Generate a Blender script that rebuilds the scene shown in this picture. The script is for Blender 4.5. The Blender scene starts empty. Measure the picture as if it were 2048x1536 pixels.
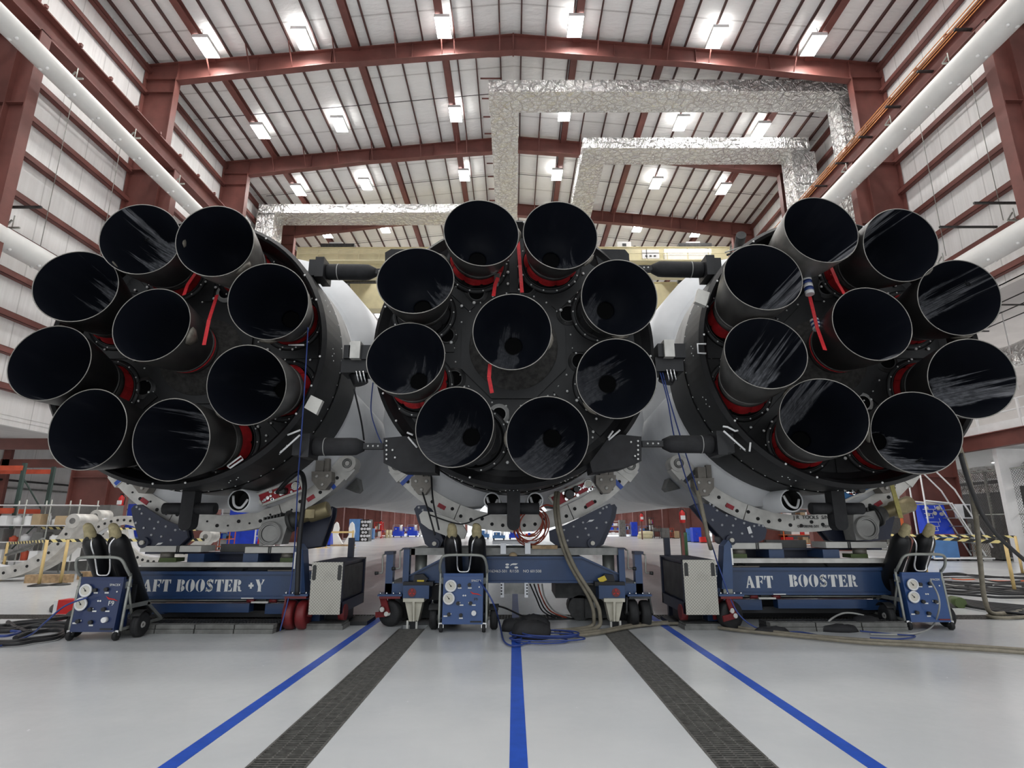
import bpy, math, random
from math import sin, cos, pi, radians, atan, tan, hypot, atan2, degrees
from mathutils import Vector, Matrix
random.seed(7)
S = bpy.context.scene
COL = S.collection
# ------------------------------------------------------------------ camera
F_PX = 1139.0
PITCH = atan((1050 - 768) / F_PX)
YAW = atan(3 / F_PX)
CH = 1.31
cd = bpy.data.cameras.new('camera'); cam = bpy.data.objects.new('camera', cd); COL.objects.link(cam)
cd.sensor_width = 36; cd.lens = 36 * F_PX / 2048
cd.clip_start = 0.05; cd.clip_end = 300
cam.location = (0, 0, CH); cam.rotation_euler = (pi / 2 + PITCH, 0, YAW)
S.camera = cam
# ------------------------------------------------------------------ light and exposure
w = bpy.data.worlds.new('world'); S.world = w; w.use_nodes = True
w.node_tree.nodes['Background'].inputs[0].default_value = (0.93, 0.97, 1.0, 1)
w.node_tree.nodes['Background'].inputs[1].default_value = 0.5
LAMP = 36.0          # strength of the high-bay lamps
S.view_settings.view_transform = 'Standard'; S.view_settings.look = 'None'
S.view_settings.gamma = 1; S.view_settings.use_curve_mapping = False
S.view_settings.exposure = 1.22
S.cycles.max_bounces = 10; S.cycles.diffuse_bounces = 8; S.cycles.glossy_bounces = 4
S.cycles.sample_clamp_indirect = 6.0

# ------------------------------------------------------------------ pixel of the 2048x1536 frame -> point in the hall
_cp, _sp, _cy, _sy = cos(PITCH), sin(PITCH), cos(YAW), sin(YAW)
def ray(px, py):
    u = (px - 1024) / F_PX; v = (768 - py) / F_PX
    d = (u, _cp - v * _sp, _sp + v * _cp)
    return Vector((d[0] * _cy - d[1] * _sy, d[0] * _sy + d[1] * _cy, d[2]))
def pY(px, py, Y):
    d = ray(px, py); t = Y / d.y; return Vector((d.x * t, Y, CH + d.z * t))
def pZ(px, py, Z=0.0):
    d = ray(px, py); t = (Z - CH) / d.z; return Vector((d.x * t, d.y * t, Z))

# ------------------------------------------------------------------ materials
def new_mat(name):
    m = bpy.data.materials.new(name); m.use_nodes = True
    return m, m.node_tree, m.node_tree.nodes['Principled BSDF']
class G:
    """tiny node-expression helper"""
    def __init__(s, nt): s.nt = nt
    def n(s, t, **kw):
        x = s.nt.nodes.new(t)
        for k, v in kw.items(): setattr(x, k, v)
        return x
    def put(s, sock, v):
        if isinstance(v, bpy.types.NodeSocket): s.nt.links.new(v, sock)
        else: sock.default_value = v
    def m(s, op, a, b=None, c=None):
        x = s.n('ShaderNodeMath', operation=op)
        s.put(x.inputs[0], a)
        if b is not None: s.put(x.inputs[1], b)
        if c is not None: s.put(x.inputs[2], c)
        return x.outputs[0]
    def xyz(s, x=0., y=0., z=0.):
        c = s.n('ShaderNodeCombineXYZ')
        for i, v in enumerate((x, y, z)): s.put(c.inputs[i], v)
        return c.outputs[0]
    def sep(s, v):
        c = s.n('ShaderNodeSeparateXYZ'); s.put(c.inputs[0], v); return c.outputs
    def coord(s, o='Object'): return s.n('ShaderNodeTexCoord').outputs[o]
    def pos(s): return s.n('ShaderNodeNewGeometry').outputs['Position']
    def noise(s, vec, scale=5., detail=3., rough=.55):
        x = s.n('ShaderNodeTexNoise'); s.put(x.inputs['Vector'], vec)
        x.inputs['Scale'].default_value = scale; x.inputs['Detail'].default_value = detail; x.inputs['Roughness'].default_value = rough
        return x.outputs[0]
    def ss(s, v, a, b):
        x = s.n('ShaderNodeMapRange', interpolation_type='SMOOTHSTEP'); s.put(x.inputs[0], v)
        s.put(x.inputs[1], a); s.put(x.inputs[2], b); return x.outputs[0]
    def mix(s, f, a, b):
        x = s.n('ShaderNodeMix', data_type='RGBA'); s.put(x.inputs[0], f)
        s.put(x.inputs[6], a if isinstance(a, bpy.types.NodeSocket) else (*a, 1)); s.put(x.inputs[7], b if isinstance(b, bpy.types.NodeSocket) else (*b, 1))
        return x.outputs[2]
    def bump(s, h, strength=.3, dist=.02):
        x = s.n('ShaderNodeBump'); s.put(x.inputs['Height'], h); x.inputs['Strength'].default_value = strength
        x.inputs['Distance'].default_value = dist; return x.outputs[0]
    def scale(s, v, k):
        x = s.n('ShaderNodeVectorMath', operation='MULTIPLY'); s.put(x.inputs[0], v); x.inputs[1].default_value = k; return x.outputs[0]
    def attr(s, name):
        return s.n('ShaderNodeAttribute', attribute_type='OBJECT', attribute_name=name).outputs['Fac']

M = {}
def mat(name, col, rough=.5, metal=0., var=.12, scale=3., bump=0., coat=0.):
    m, nt, b = new_mat(name); g = G(nt)
    p = g.pos()
    n = g.noise(p, scale, 4)
    f = g.ss(n, .25, .75)
    lo = tuple(max(0, c * (1 - var)) for c in col); hi = tuple(min(1, c * (1 + var)) for c in col)
    g.put(b.inputs['Base Color'], g.mix(f, lo, hi))
    b.inputs['Roughness'].default_value = rough; b.inputs['Metallic'].default_value = metal
    if coat: b.inputs['Coat Weight'].default_value = coat; b.inputs['Coat Roughness'].default_value = .1
    if bump: g.put(b.inputs['Normal'], g.bump(g.noise(p, scale * 6, 3), bump, .01))
    M[name] = m; return m
mat('red_steel', (.165, .056, .046), .55, 0, .18, 1.3)
mat('blue_paint', (.020, .055, .150), .38, 0, .14, 3, coat=.2)
mat('cart_navy', (.014, .030, .105), .38, 0, .08, 3, coat=.2)
mat('cart_blue', (.024, .075, .235), .38, 0, .08, 3, coat=.2)
mat('navy', (.020, .026, .055), .42, 0, .15, 4)
mat('black_paint', (.012, .012, .014), .5, 0, .4, 4)
mat('octaweb_black', (.0065, .0065, .0075), .48, 0, .45, 5, bump=.08)
mat('black_fabric', (.018, .018, .020), .75, 0, .3, 8, bump=.25)
mat('bottle_black', (.008, .008, .009), .42, 0, .3, 3)
mat('rubber', (.016, .016, .017), .7, 0, .3, 8)
mat('dark_steel', (.055, .055, .055), .5, .5, .4, 6)
mat('grey_steel', (.22, .22, .21), .45, .6, .25, 6)
mat('galvanised', (.35, .36, .33), .45, .5, .2, 6)
mat('gear_grey', (.33, .325, .31), .5, .15, .15, 5)
mat('gear_dark', (.06, .06, .058), .5, .1, .2, 5)
mat('brass', (.30, .25, .14), .4, .5, .25, 6)
mat('ring_metal', (.60, .585, .55), .42, .25, .16, 5)
mat('ring_bright', (.74, .75, .78), .38, .2, .1, 3)
mat('plate_cream', (.66, .645, .60), .5, 0, .1, 5)
mat('cream_foot', (.60, .57, .47), .5, 0, .12, 5)
mat('block_brown', (.24, .22, .195), .5, .3, .15, 6)
mat('chrome', (.8, .8, .8), .18, 1, .05)
mat('white_paint', (.85, .85, .85), .45, 0, .04)
mat('bolt_white', (.82, .82, .80), .4, .1, .05)
mat('bolt_grey', (.46, .47, .50), .4, .1, .05)
mat('tank_white', (.80, .81, .82), .35, 0, .05, 1.2)
mat('leg_grey', (.74, .75, .765), .38, 0, .12, 1.1)
mat('band_grey', (.42, .415, .40), .5, .1, .2, 3)
mat('boss_grey', (.045, .043, .04), .8, 0, .5, 14, bump=.5)
mat('rim_metal', (.26, .25, .23), .4, .5, .3, 6)
mat('red_fabric', (.42, .014, .018), .55, 0, .25, 9, bump=.3)
mat('red_strap', (.62, .022, .03), .6, 0, .15, 30)
mat('red_panel', (.40, .02, .035), .45, 0, .2, 12)
mat('red_wheel', (.17, .016, .018), .45, 0, .2, 6)
mat('blue_panel', (.02, .19, .48), .4, 0, .15, 12)
mat('crane_yellow', (.70, .64, .42), .45, 0, .08, 1.5)
mat('duct_white', (.74, .74, .72), .5, 0, .05, 1.2)
mat('copper', (.62, .27, .10), .35, .6, .1)
mat('yellow_strap', (.42, .37, .12), .7, 0, .15, 20)
mat('tan_cloth', (.44, .375, .215), .85, 0, .2, 18, bump=.4)
mat('tan_hose', (.23, .205, .155), .65, 0, .2, 10)
mat('blue_cable', (.03, .06, .24), .45, 0, .1)
mat('cable_black', (.014, .014, .016), .5, 0, .3)
mat('cable_grey', (.40, .40, .38), .5, 0, .2)
mat('orange_cable', (.55, .10, .03), .5, 0, .15)
mat('red_cable', (.38, .06, .03), .45, 0, .2)
mat('wood', (.40, .27, .15), .75, 0, .3, 12)
mat('post_yellow', (.72, .52, .22), .5, 0, .1)
mat('orange_paint', (.62, .13, .03), .5, 0, .15)
mat('rack_orange', (.58, .10, .05), .5, 0, .2)
mat('rack_green', (.045, .075, .065), .5, 0, .2)
mat('royal_blue', (.015, .06, .62), .42, 0, .1)
mat('sky_blue', (.10, .25, .55), .5, 0, .1)
mat('green_paint', (.09, .13, .04), .5, 0, .2)
mat('forest_green', (.02, .085, .03), .5, 0, .2)
mat('bright_red', (.62, .02, .02), .45, 0, .1)
mat('concrete', (.17, .17, .16), .8, 0, .25, 9, bump=.3)
mat('grey_box', (.16, .16, .155), .55, 0, .2)
mat('dial_face', (.66, .63, .55), .4, 0, .05)
mat('stand_white', (.86, .86, .85), .45, 0, .06)
mat('line_blue', (.022, .085, .46), .35, 0, .12, 9)
mat('grate_bar', (.13, .127, .118), .5, .3, .35, 20)
mat('pit_dark', (.02, .02, .02), .8)
mat('throat_black', (.0025, .0026, .003), .8)
M['throat_black'].node_tree.nodes['Principled BSDF'].inputs['Specular IOR Level'].default_value = .1
mat('drain_metal', (.17, .155, .13), .5, .2, .35, 14)
mat('purlin_red', (.085, .034, .030), .55, 0, .15, 1.3)
mat('gauge_black', (.02, .02, .02), .4)
mat('hazard_yellow', (.75, .56, .05), .5, 0, .08)
mat('cardboard', (.48, .36, .22), .8)
mat('soffit', (.66, .64, .63), .55, 0, .08, .8)

def m_floor():
    m, nt, b = new_mat('epoxy_floor'); g = G(nt); p = g.pos()
    n = g.noise(p, .45, 5, .6); n2 = g.noise(p, 14., 4, .6)
    c = g.mix(g.ss(n, .3, .7), (.56, .58, .595), (.645, .66, .665))
    scuff = g.ss(g.noise(g.scale(p, (3.2, 1.1, 1)), 5., 4, .7), .70, .80)
    c = g.mix(g.m('MULTIPLY', scuff, .12), c, (.36, .36, .36))
    g.put(b.inputs['Base Color'], c)
    g.put(b.inputs['Roughness'], g.m('MULTIPLY_ADD', n2, .14, .17))
    g.put(b.inputs['Normal'], g.bump(g.noise(p, 2.2, 3), .06, .02))
    b.inputs['Specular IOR Level'].default_value = .55
    M['floor'] = m
m_floor()
def m_roof():
    m, nt, b = new_mat('roof_insulation'); g = G(nt); p = g.pos(); s = g.sep(p)
    # vinyl-faced blankets: sag between purlins and crosswise seams every 1.8 m
    ph = g.m('FRACT', g.m('DIVIDE', s[1], 1.9))
    seam = g.ss(g.m('ABSOLUTE', g.m('SUBTRACT', ph, .5)), .012, .03)
    c = g.mix(seam, (.62, .61, .60), (.90, .90, .89))
    n = g.noise(g.scale(p, (1, 2.2, 1)), .8, 3)
    c = g.mix(g.m('MULTIPLY', g.ss(n, .35, .75), .12), c, (.66, .65, .64))
    g.put(b.inputs['Base Color'], c); b.inputs['Roughness'].default_value = .5
    w = g.m('SINE', g.m('MULTIPLY', s[1], 2 * pi / 1.9))
    h = g.m('ADD', g.m('MULTIPLY', w, .6), g.noise(g.scale(p, (1.2, 4, 1)), 1.5, 4))
    g.put(b.inputs['Normal'], g.bump(h, .5, .10))
    M['roof'] = m
m_roof()
def m_wall():
    m, nt, b = new_mat('wall_insulation'); g = G(nt); p = g.pos(); s = g.sep(p)
    st = g.noise(g.scale(p, (1, 6, .35)), 1.2, 4)
    ph = g.m('FRACT', g.m('DIVIDE', s[1], 1.55))
    seam = g.ss(g.m('ABSOLUTE', g.m('SUBTRACT', ph, .5)), .006, .02)
    c = g.mix(g.ss(st, .3, .75), (.81, .81, .80), (.89, .89, .885))
    c = g.mix(seam, (.60, .60, .59), c)
    g.put(b.inputs['Base Color'], c); b.inputs['Roughness'].default_value = .42
    g.put(b.inputs['Normal'], g.bump(st, .35, .06))
    M['wall'] = m
m_wall()
def m_foil():
    m, nt, b = new_mat('foil'); g = G(nt); p = g.pos()
    b.inputs['Base Color'].default_value = (.93, .935, .92, 1); b.inputs['Metallic'].default_value = .85
    b.inputs['Roughness'].default_value = .22
    n1 = g.noise(g.scale(p, (1.5, 1.0, 1.3)), 2.2, 4, .6)
    n2 = g.noise(g.scale(p, (3.5, .8, 1.0)), 4.5, 2, .5)
    v = g.n('ShaderNodeTexVoronoi', feature='DISTANCE_TO_EDGE'); g.put(v.inputs['Vector'], g.scale(p, (1.2, 1.7, 1.0))); v.inputs['Scale'].default_value = 1.9
    h = g.m('ADD', g.m('ADD', n1, g.m('MULTIPLY', n2, .35)), g.m('MULTIPLY', g.ss(v.outputs[0], 0., .10), .30))
    g.put(b.inputs['Normal'], g.bump(h, 1., .42))
    g.put(b.inputs['Roughness'], g.m('MULTIPLY_ADD', n2, .2, .12))
    M['foil'] = m
m_foil()
def m_nozzle_in():
    m, nt, b = new_mat('nozzle_interior'); g = G(nt)
    c = g.sep(g.coord()); R = .466
    x = g.m('DIVIDE', c[0], R); z = g.m('DIVIDE', c[2], R)
    a = g.attr('smear_angle'); ca = g.m('COSINE', a); sa = g.m('SINE', a)
    s = g.m('ADD', g.m('MULTIPLY', x, ca), g.m('MULTIPLY', z, sa))
    t = g.m('SUBTRACT', g.m('SUBTRACT', g.m('MULTIPLY', z, ca), g.m('MULTIPLY', x, sa)), g.attr('smear_offset'))
    seed = g.attr('smear_seed')
    n1 = g.noise(g.xyz(g.m('MULTIPLY', s, .5), g.m('MULTIPLY', t, 6.), seed), 1.3, 4, .65)
    n2 = g.noise(g.xyz(g.m('MULTIPLY', s, 2.), g.m('MULTIPLY', t, 2.), g.m('ADD', seed, 7.)), 1.6, 4)
    e = g.m('ADD', g.attr('smear_end'), g.m('MULTIPLY', g.m('SUBTRACT', n1, .5), 2.4))
    m1 = g.ss(g.m('SUBTRACT', e, s), -.01, .14)
    wv = g.m('ADD', g.attr('smear_width'), g.m('MULTIPLY', g.m('SUBTRACT', n2, .5), .35))
    m2 = g.ss(g.m('SUBTRACT', wv, g.m('ABSOLUTE', t)), -.01, .05)
    st = g.noise(g.xyz(g.m('MULTIPLY', s, 2.2), g.m('MULTIPLY', t, 26.), seed), 1., 5, .6)
    sp = g.noise(g.xyz(g.m('MULTIPLY', s, 9.), g.m('MULTIPLY', t, 9.), seed), 1., 4, .7)
    fill = g.m('MULTIPLY', g.m('MULTIPLY_ADD', g.ss(st, .34, .68), .7, .3), g.m('MULTIPLY_ADD', g.ss(sp, .34, .64), .62, .38))
    fill = g.m('ADD', g.m('MULTIPLY', fill, .8), g.m('MULTIPLY', g.ss(g.m('SUBTRACT', e, s), .1, .9), .22))
    mask = g.m('MULTIPLY', g.m('MULTIPLY', m1, m2), g.m('MULTIPLY', fill, g.attr('smear_strength')))
    cloud = g.ss(g.noise(g.xyz(x, z, seed), 2.2, 5, .65), .50, .85)
    base = g.mix(g.m('MULTIPLY', cloud, .25), (.0060, .0074, .0125), (.036, .038, .046))
    g.put(b.inputs['Base Color'], g.mix(mask, base, (.58, .59, .63)))
    b.inputs['Roughness'].default_value = .5; b.inputs['Specular IOR Level'].default_value = .22
    M['nozzle_in'] = m
m_nozzle_in()
def m_nozzle_out():
    m, nt, b = new_mat('nozzle_shell'); g = G(nt)
    c = g.coord(); d = g.attr('soot')
    n = g.noise(g.scale(c, (2, 1, 2)), 2.5, 4)
    col = g.mix(d, g.mix(g.ss(n, .3, .7), (.20, .195, .185), (.36, .35, .33)), g.mix(n, (.006, .006, .007), (.020, .019, .019)))
    g.put(b.inputs['Base Color'], col); b.inputs['Metallic'].default_value = .25
    b.inputs['Roughness'].default_value = .40
    M['nozzle_out'] = m
m_nozzle_out()
def m_emit(name, col, strength):
    m, nt, b = new_mat(name)
    b.inputs['Base Color'].default_value = (.9, .9, .9, 1)
    b.inputs['Emission Color'].default_value = (*col, 1); b.inputs['Emission Strength'].default_value = strength
    M[name] = m
m_emit('lamp', (1, .985, .96), LAMP)
m_emit('roof_fill_glow', (1, .985, .96), LAMP * .16)  # weak upward glow added to brighten the roof
m_emit('crane_lamp', (1, .97, .9), 3.)
def m_diamond():
    m, nt, b = new_mat('diamond_plate'); g = G(nt); c = g.sep(g.coord())
    k = 26.
    u = g.m('ADD', c[0], c[2]); v = g.m('SUBTRACT', c[0], c[2])
    a = g.m('ABSOLUTE', g.m('SINE', g.m('MULTIPLY', u, k * pi))); d = g.m('ABSOLUTE', g.m('SINE', g.m('MULTIPLY', v, k * pi)))
    h = g.m('MINIMUM', a, d); r = g.ss(h, .02, .30)
    stain = g.ss(g.noise(g.coord(), 3.5, 4), .55, .75)
    col = g.mix(r, (.13, .125, .115), (.52, .50, .44))
    g.put(b.inputs['Base Color'], g.mix(g.m('MULTIPLY', stain, .25), col, (.2, .18, .16)))
    b.inputs['Metallic'].default_value = .35; b.inputs['Roughness'].default_value = .4
    g.put(b.inputs['Normal'], g.bump(r, .4, .004))
    M['diamond'] = m
m_diamond()
def m_hazard():
    m, nt, b = new_mat('hazard_tape'); g = G(nt); c = g.sep(g.pos())
    u = g.m('FRACT', g.m('MULTIPLY', g.m('ADD', g.m('ADD', c[0], g.m('MULTIPLY', c[1], .35)), g.m('MULTIPLY', c[2], 1.0)), 5.5))
    g.put(b.inputs['Base Color'], g.mix(g.m('GREATER_THAN', u, .5), (.015, .015, .015), (.85, .72, .30)))
    b.inputs['Roughness'].default_value = .5
    M['hazard'] = m
m_hazard()
def m_mesh():
    m, nt, b = new_mat('chain_link'); g = G(nt); c = g.sep(g.pos()); k = 9.
    u = g.m('ABSOLUTE', g.m('SINE', g.m('MULTIPLY', g.m('ADD', c[1], c[2]), k * pi))); v = g.m('ABSOLUTE', g.m('SINE', g.m('MULTIPLY', g.m('SUBTRACT', c[1], c[2]), k * pi)))
    al = g.m('LESS_THAN', g.m('MINIMUM', u, v), .28)
    b.inputs['Base Color'].default_value = (.12, .12, .12, 1); b.inputs['Metallic'].default_value = .6; b.inputs['Roughness'].default_value = .5
    g.put(b.inputs['Alpha'], al); M['chain_link'] = m
m_mesh()

# ------------------------------------------------------------------ mesh builder
class MB:
    def __init__(s): s.v = []; s.f = []; s.mi = []; s.sm = []
    def add(s, vs, fs, m=0, smooth=False):
        k = len(s.v); s.v += [Vector(v) for v in vs]
        for f in fs: s.f.append([k + i for i in f]); s.mi.append(m); s.sm.append(smooth)
        return s
    def box(s, x0, x1, y0, y1, z0, z1, m=0):
        return s.add([(x, y, z) for z in (z0, z1) for y in (y0, y1) for x in (x0, x1)],
                     [(0, 2, 3, 1), (4, 5, 7, 6), (0, 1, 5, 4), (2, 6, 7, 3), (0, 4, 6, 2), (1, 3, 7, 5)], m)
    def cbox(s, c, d, m=0, rot=None):
        k = len(s.v); h = [q / 2 for q in d]
        s.box(-h[0], h[0], -h[1], h[1], -h[2], h[2], m)
        for i in range(k, len(s.v)):
            v = s.v[i]
            if rot is not None: v = rot @ v
            s.v[i] = v + Vector(c)
        return s
    def bar(s, p0, p1, a, b, m=0, up=(0, 0, 1)):
        p0, p1 = Vector(p0), Vector(p1); d = (p1 - p0); L = d.length; d.normalize(); up = Vector(up)
        x = d.cross(up)
        if x.length < 1e-4: x = d.cross(Vector((1, 0, 0)))
        x.normalize(); z = x.cross(d)
        vs = [p + x * (a / 2 * i) + z * (b / 2 * j) for p in (p0, p1) for i, j in ((-1, -1), (1, -1), (1, 1), (-1, 1))]
        return s.add(vs, [(0, 1, 2, 3), (7, 6, 5, 4), (0, 4, 5, 1), (1, 5, 6, 2), (2, 6, 7, 3), (3, 7, 4, 0)], m)
    def rings(s, rs, m=0, closed=False, caps=True, smooth=True):
        n = len(rs[0]); vs = [p for r in rs for p in r]; fs = []; K = len(rs)
        for i in range(K if closed else K - 1):
            a, b = i * n, ((i + 1) % K) * n
            for j in range(n): fs.append((a + j, a + (j + 1) % n, b + (j + 1) % n, b + j))
        s.add(vs, fs, m, smooth)
        if caps and not closed:
            k = len(s.v) - len(vs)
            s.f.append([k + j for j in range(n - 1, -1, -1)]); s.mi.append(m); s.sm.append(False)
            s.f.append([k + (K - 1) * n + j for j in range(n)]); s.mi.append(m); s.sm.append(False)
        return s
    def tube(s, pts, r, n=8, m=0, closed=False):
        pts = [Vector(p) for p in pts]; rs = []; K = len(pts); px = None
        for i, p in enumerate(pts):
            a = pts[(i - 1) % K] if (closed or i) else p; b = pts[(i + 1) % K] if (closed or i < K - 1) else p
            d = (b - a).normalized()
            if px is None: px = d.orthogonal().normalized()
            px = px - d * px.dot(d)
            if px.length < 1e-5: px = d.orthogonal()
            px.normalize(); y = d.cross(px)
            rs.append([p + (px * cos(2 * pi * j / n) + y * sin(2 * pi * j / n)) * r for j in range(n)])
        return s.rings(rs, m, closed)
    def cyl(s, p0, p1, r0, r1=None, n=16, m=0, caps=True):
        return s.lathe([(r0, 0), (r0 if r1 is None else r1, (Vector(p1) - Vector(p0)).length)], p0, Vector(p1) - Vector(p0), n, m, caps)
    def lathe(s, prof, o=(0, 0, 0), axis=(0, 1, 0), n=24, m=0, caps=False, smooth=True):
        d = Vector(axis).normalized(); o = Vector(o)
        x = Vector((1, 0, 0)) if abs(d.x) < .9 else Vector((0, 0, 1))
        x = (x - d * x.dot(d)).normalized(); y = d.cross(x)
        rs = [[o + d * t + (x * cos(2 * pi * j / n) + y * sin(2 * pi * j / n)) * r for j in range(n)] for r, t in prof]
        return s.rings(rs, m, False, caps, smooth)
    def torus(s, c, axis, R, r, n=32, k=6, m=0):
        d = Vector(axis).normalized(); x = d.orthogonal().normalized(); y = d.cross(x); c = Vector(c)
        return s.tube([c + (x * cos(2 * pi * j / n) + y * sin(2 * pi * j / n)) * R for j in range(n)], r, k, m, True)
    def prism(s, poly, y0, y1, m=0):
        n = len(poly); vs = [(x, y0, z) for x, z in poly] + [(x, y1, z) for x, z in poly]
        fs = [list(range(n)), list(range(2 * n - 1, n - 1, -1))] + [(i, i + n, (i + 1) % n + n, (i + 1) % n) for i in range(n)]
        return s.add(vs, fs, m)
    def arc(s, cx, cz, r0, r1, a0, a1, y0, y1, n=16, m=0):
        an = [radians(a0 + (a1 - a0) * i / n) for i in range(n + 1)]
        rs = [[(cx + r * cos(a), y, cz + r * sin(a)) for r, y in ((r0, y0), (r1, y0), (r1, y1), (r0, y1))] for a in an]
        return s.rings([[Vector(p) for p in r] for r in rs], m, False, True, False)
    def pbox(s, x0, y0, x1, y1, Y0, Y1, m=0):
        ym = (y0 + y1) / 2; xm = (x0 + x1) / 2
        return s.box(pY(x0, ym, Y0).x, pY(x1, ym, Y0).x, Y0, Y1, pY(xm, y1, Y0).z, pY(xm, y0, Y0).z, m)
    def pprism(s, pts, Y0, Y1, m=0):
        return s.prism([(q.x, q.z) for q in (pY(a, b, Y0) for a, b in pts)], Y0, Y1, m)
    def dome(s, c, axis, r, h, n=8, m=0):
        return s.lathe([(r, 0), (r * .85, h * .5), (r * .5, h * .87), (r * .08, h)], c, axis, n, m, True)
    def mesh(s, name, mats):
        me = bpy.data.meshes.new(name); me.from_pydata([tuple(v) for v in s.v], [], s.f)
        for x in mats: me.materials.append(M[x])
        me.polygons.foreach_set('material_index', s.mi); me.polygons.foreach_set('use_smooth', s.sm)
        me.update(); return me
    def build(s, name, mats, parent=None, local=False):
        if isinstance(mats, str): mats = [mats]
        if parent is not None and not local:
            W = world(parent).inverted(); s.v = [W @ v for v in s.v]
        off = Vector((0, 0, 0))
        if parent is None and not local and s.v:
            lo = [min(v[i] for v in s.v) for i in range(3)]; hi = [max(v[i] for v in s.v) for i in range(3)]
            off = Vector(((lo[0] + hi[0]) / 2, (lo[1] + hi[1]) / 2, lo[2])); s.v = [v - off for v in s.v]
        o = bpy.data.objects.new(name, s.mesh(name, mats)); COL.objects.link(o); o.location = off
        if parent is not None: o.parent = parent
        return o
def world(o):
    m = o.matrix_basis.copy()
    while o.parent is not None: o = o.parent; m = o.matrix_basis @ m
    return m
def tag(o, label=None, cat=None, group=None, kind=None):
    if label: o['label'] = label
    if cat: o['category'] = cat
    if group: o['group'] = group
    if kind: o['kind'] = kind
    return o
def thing(name, label, cat, loc=(0, 0, 0), rz=0., group=None, kind=None):
    o = bpy.data.objects.new(name, None); COL.objects.link(o); o.location = loc; o.rotation_euler = (0, 0, rz)
    o.empty_display_size = .2
    return tag(o, label, cat, group, kind)
def inst(src, name, parent=None, loc=(0, 0, 0), mtx=None):
    o = bpy.data.objects.new(name, src.data); COL.objects.link(o)
    if parent is not None: o.parent = parent
    if mtx is not None: o.matrix_basis = mtx
    else: o.location = loc
    return o
def dup(root, loc, rz=None, label=None):
    r = root.copy(); COL.objects.link(r); r.location = loc
    if rz is not None: r.rotation_euler = (0, 0, rz)
    if label: r['label'] = label
    for ch in list(root.children):
        c = ch.copy(); COL.objects.link(c); c.parent = r
        for g2 in list(ch.children):
            d = g2.copy(); COL.objects.link(d); d.parent = c
    return r
def text(body, size, loc, matname, name, parent=None, rot=(pi / 2, 0, 0), align='CENTER', ext=.002):
    c = bpy.data.curves.new(name, 'FONT'); c.body = body; c.size = size; c.align_x = align; c.align_y = 'CENTER'; c.extrude = ext
    c.materials.append(M[matname]); c.resolution_u = 3
    o = bpy.data.objects.new(name, c); COL.objects.link(o); o.rotation_euler = rot
    me = bpy.data.meshes.new_from_object(o.evaluated_get(bpy.context.evaluated_depsgraph_get()))
    bpy.data.objects.remove(o); o = bpy.data.objects.new(name, me); COL.objects.link(o); o.rotation_euler = rot
    if parent is not None: o.parent = parent; o.location = world(parent).inverted() @ Vector(loc)
    else: o.location = loc
    return o
BOLT = {}
def bolts(parent, pts, Y, r=.016, mt='bolt_white', name='bolt'):
    if mt not in BOLT: BOLT[mt] = MB().dome((0, 0, 0), (0, -1, 0), 1., .7, 6).mesh('bolt', [mt])
    W = world(parent).inverted()
    for q in pts:
        p = pY(q[0], q[1], Y) if len(q) == 2 else Vector(q)
        o = bpy.data.objects.new(name, BOLT[mt]); COL.objects.link(o); o.parent = parent; o.location = W @ p; o.scale = (r, r, r)
def smooth_path(pts, k=6):
    P = [Vector(p) for p in pts]; out = []
    for i in range(len(P) - 1):
        a = P[max(i - 1, 0)]; b = P[i]; c = P[i + 1]; d = P[min(i + 2, len(P) - 1)]
        for j in range(k):
            t = j / k
            out.append(.5 * ((2 * b) + (c - a) * t + (2 * a - 5 * b + 4 * c - d) * t * t + (3 * b - a - 3 * c + d) * t ** 3))
    return out + [P[-1]]

# ================================================================== SETTING
XE, ZE, ZR = 18.0, 23.5, 25.3           # eaves, eave height, ridge height
FRAMES = [-7.3 + 7.7 * i for i in range(15)]   # portal frames, 23.5 is the first whole one in view
YB = 102.0
def roof_z(x): return ZR - (ZR - ZE) * abs(x) / XE
# ---- floor: slabs round the rail trenches, with gratings laid in them
fl = MB()
xs = [-32, -1.49, -1.155, 1.135, 1.47, 32]; ys = [-9, 7.95, 8.22, 8.72, 9.14, 70]
for i in range(5):
    for j in range(5):
        pit = (i in (1, 3) and j == 0) or (j == 1 and i in (1, 3)) or j == 3 or (j == 1 and i in (0, 4) and False)
        if not pit: fl.box(xs[i], xs[i + 1], ys[j], ys[j + 1], -.16, 0)
floor = tag(fl.build('floor', 'floor'), 'pale grey glossy epoxy hangar floor with blue lines and trench gratings', None, None, 'structure')
MB().box(-32, 32, -9, 10, -.22, -.161).build('trench_bottom', 'pit_dark', floor)
for x in (-1.925, .028, 2.02):
    o = MB().box(x - .052, x + .052, -8, 40, .0, .0025).build('line_marking', 'line_blue', floor)
def grating(L, W, nb, along):
    g = MB()
    for k in range(nb + 1):
        p = -L / 2 + L * k / nb
        if along == 'y': g.box(-W / 2, W / 2, p - .006, p + .006, -.03, 0)
        else: g.box(p - .006, p + .006, -W / 2, W / 2, -.03, 0)
    for q in (-.5, -.25, 0, .25, .5):
        c = q * (W - .012)
        if along == 'y': g.box(c - .005, c + .005, -L / 2, L / 2, -.035, -.002)
        else: g.box(-L / 2, L / 2, c - .005, c + .005, -.035, -.002)
    for q in (-1, 1):
        if along == 'y': g.box(q * W / 2 - .008, q * W / 2 + .008, -L / 2, L / 2, -.04, .003)
        else: g.box(-L / 2, L / 2, q * W / 2 - .008, q * W / 2 + .008, -.04, .003)
    return g
src = None
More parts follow.
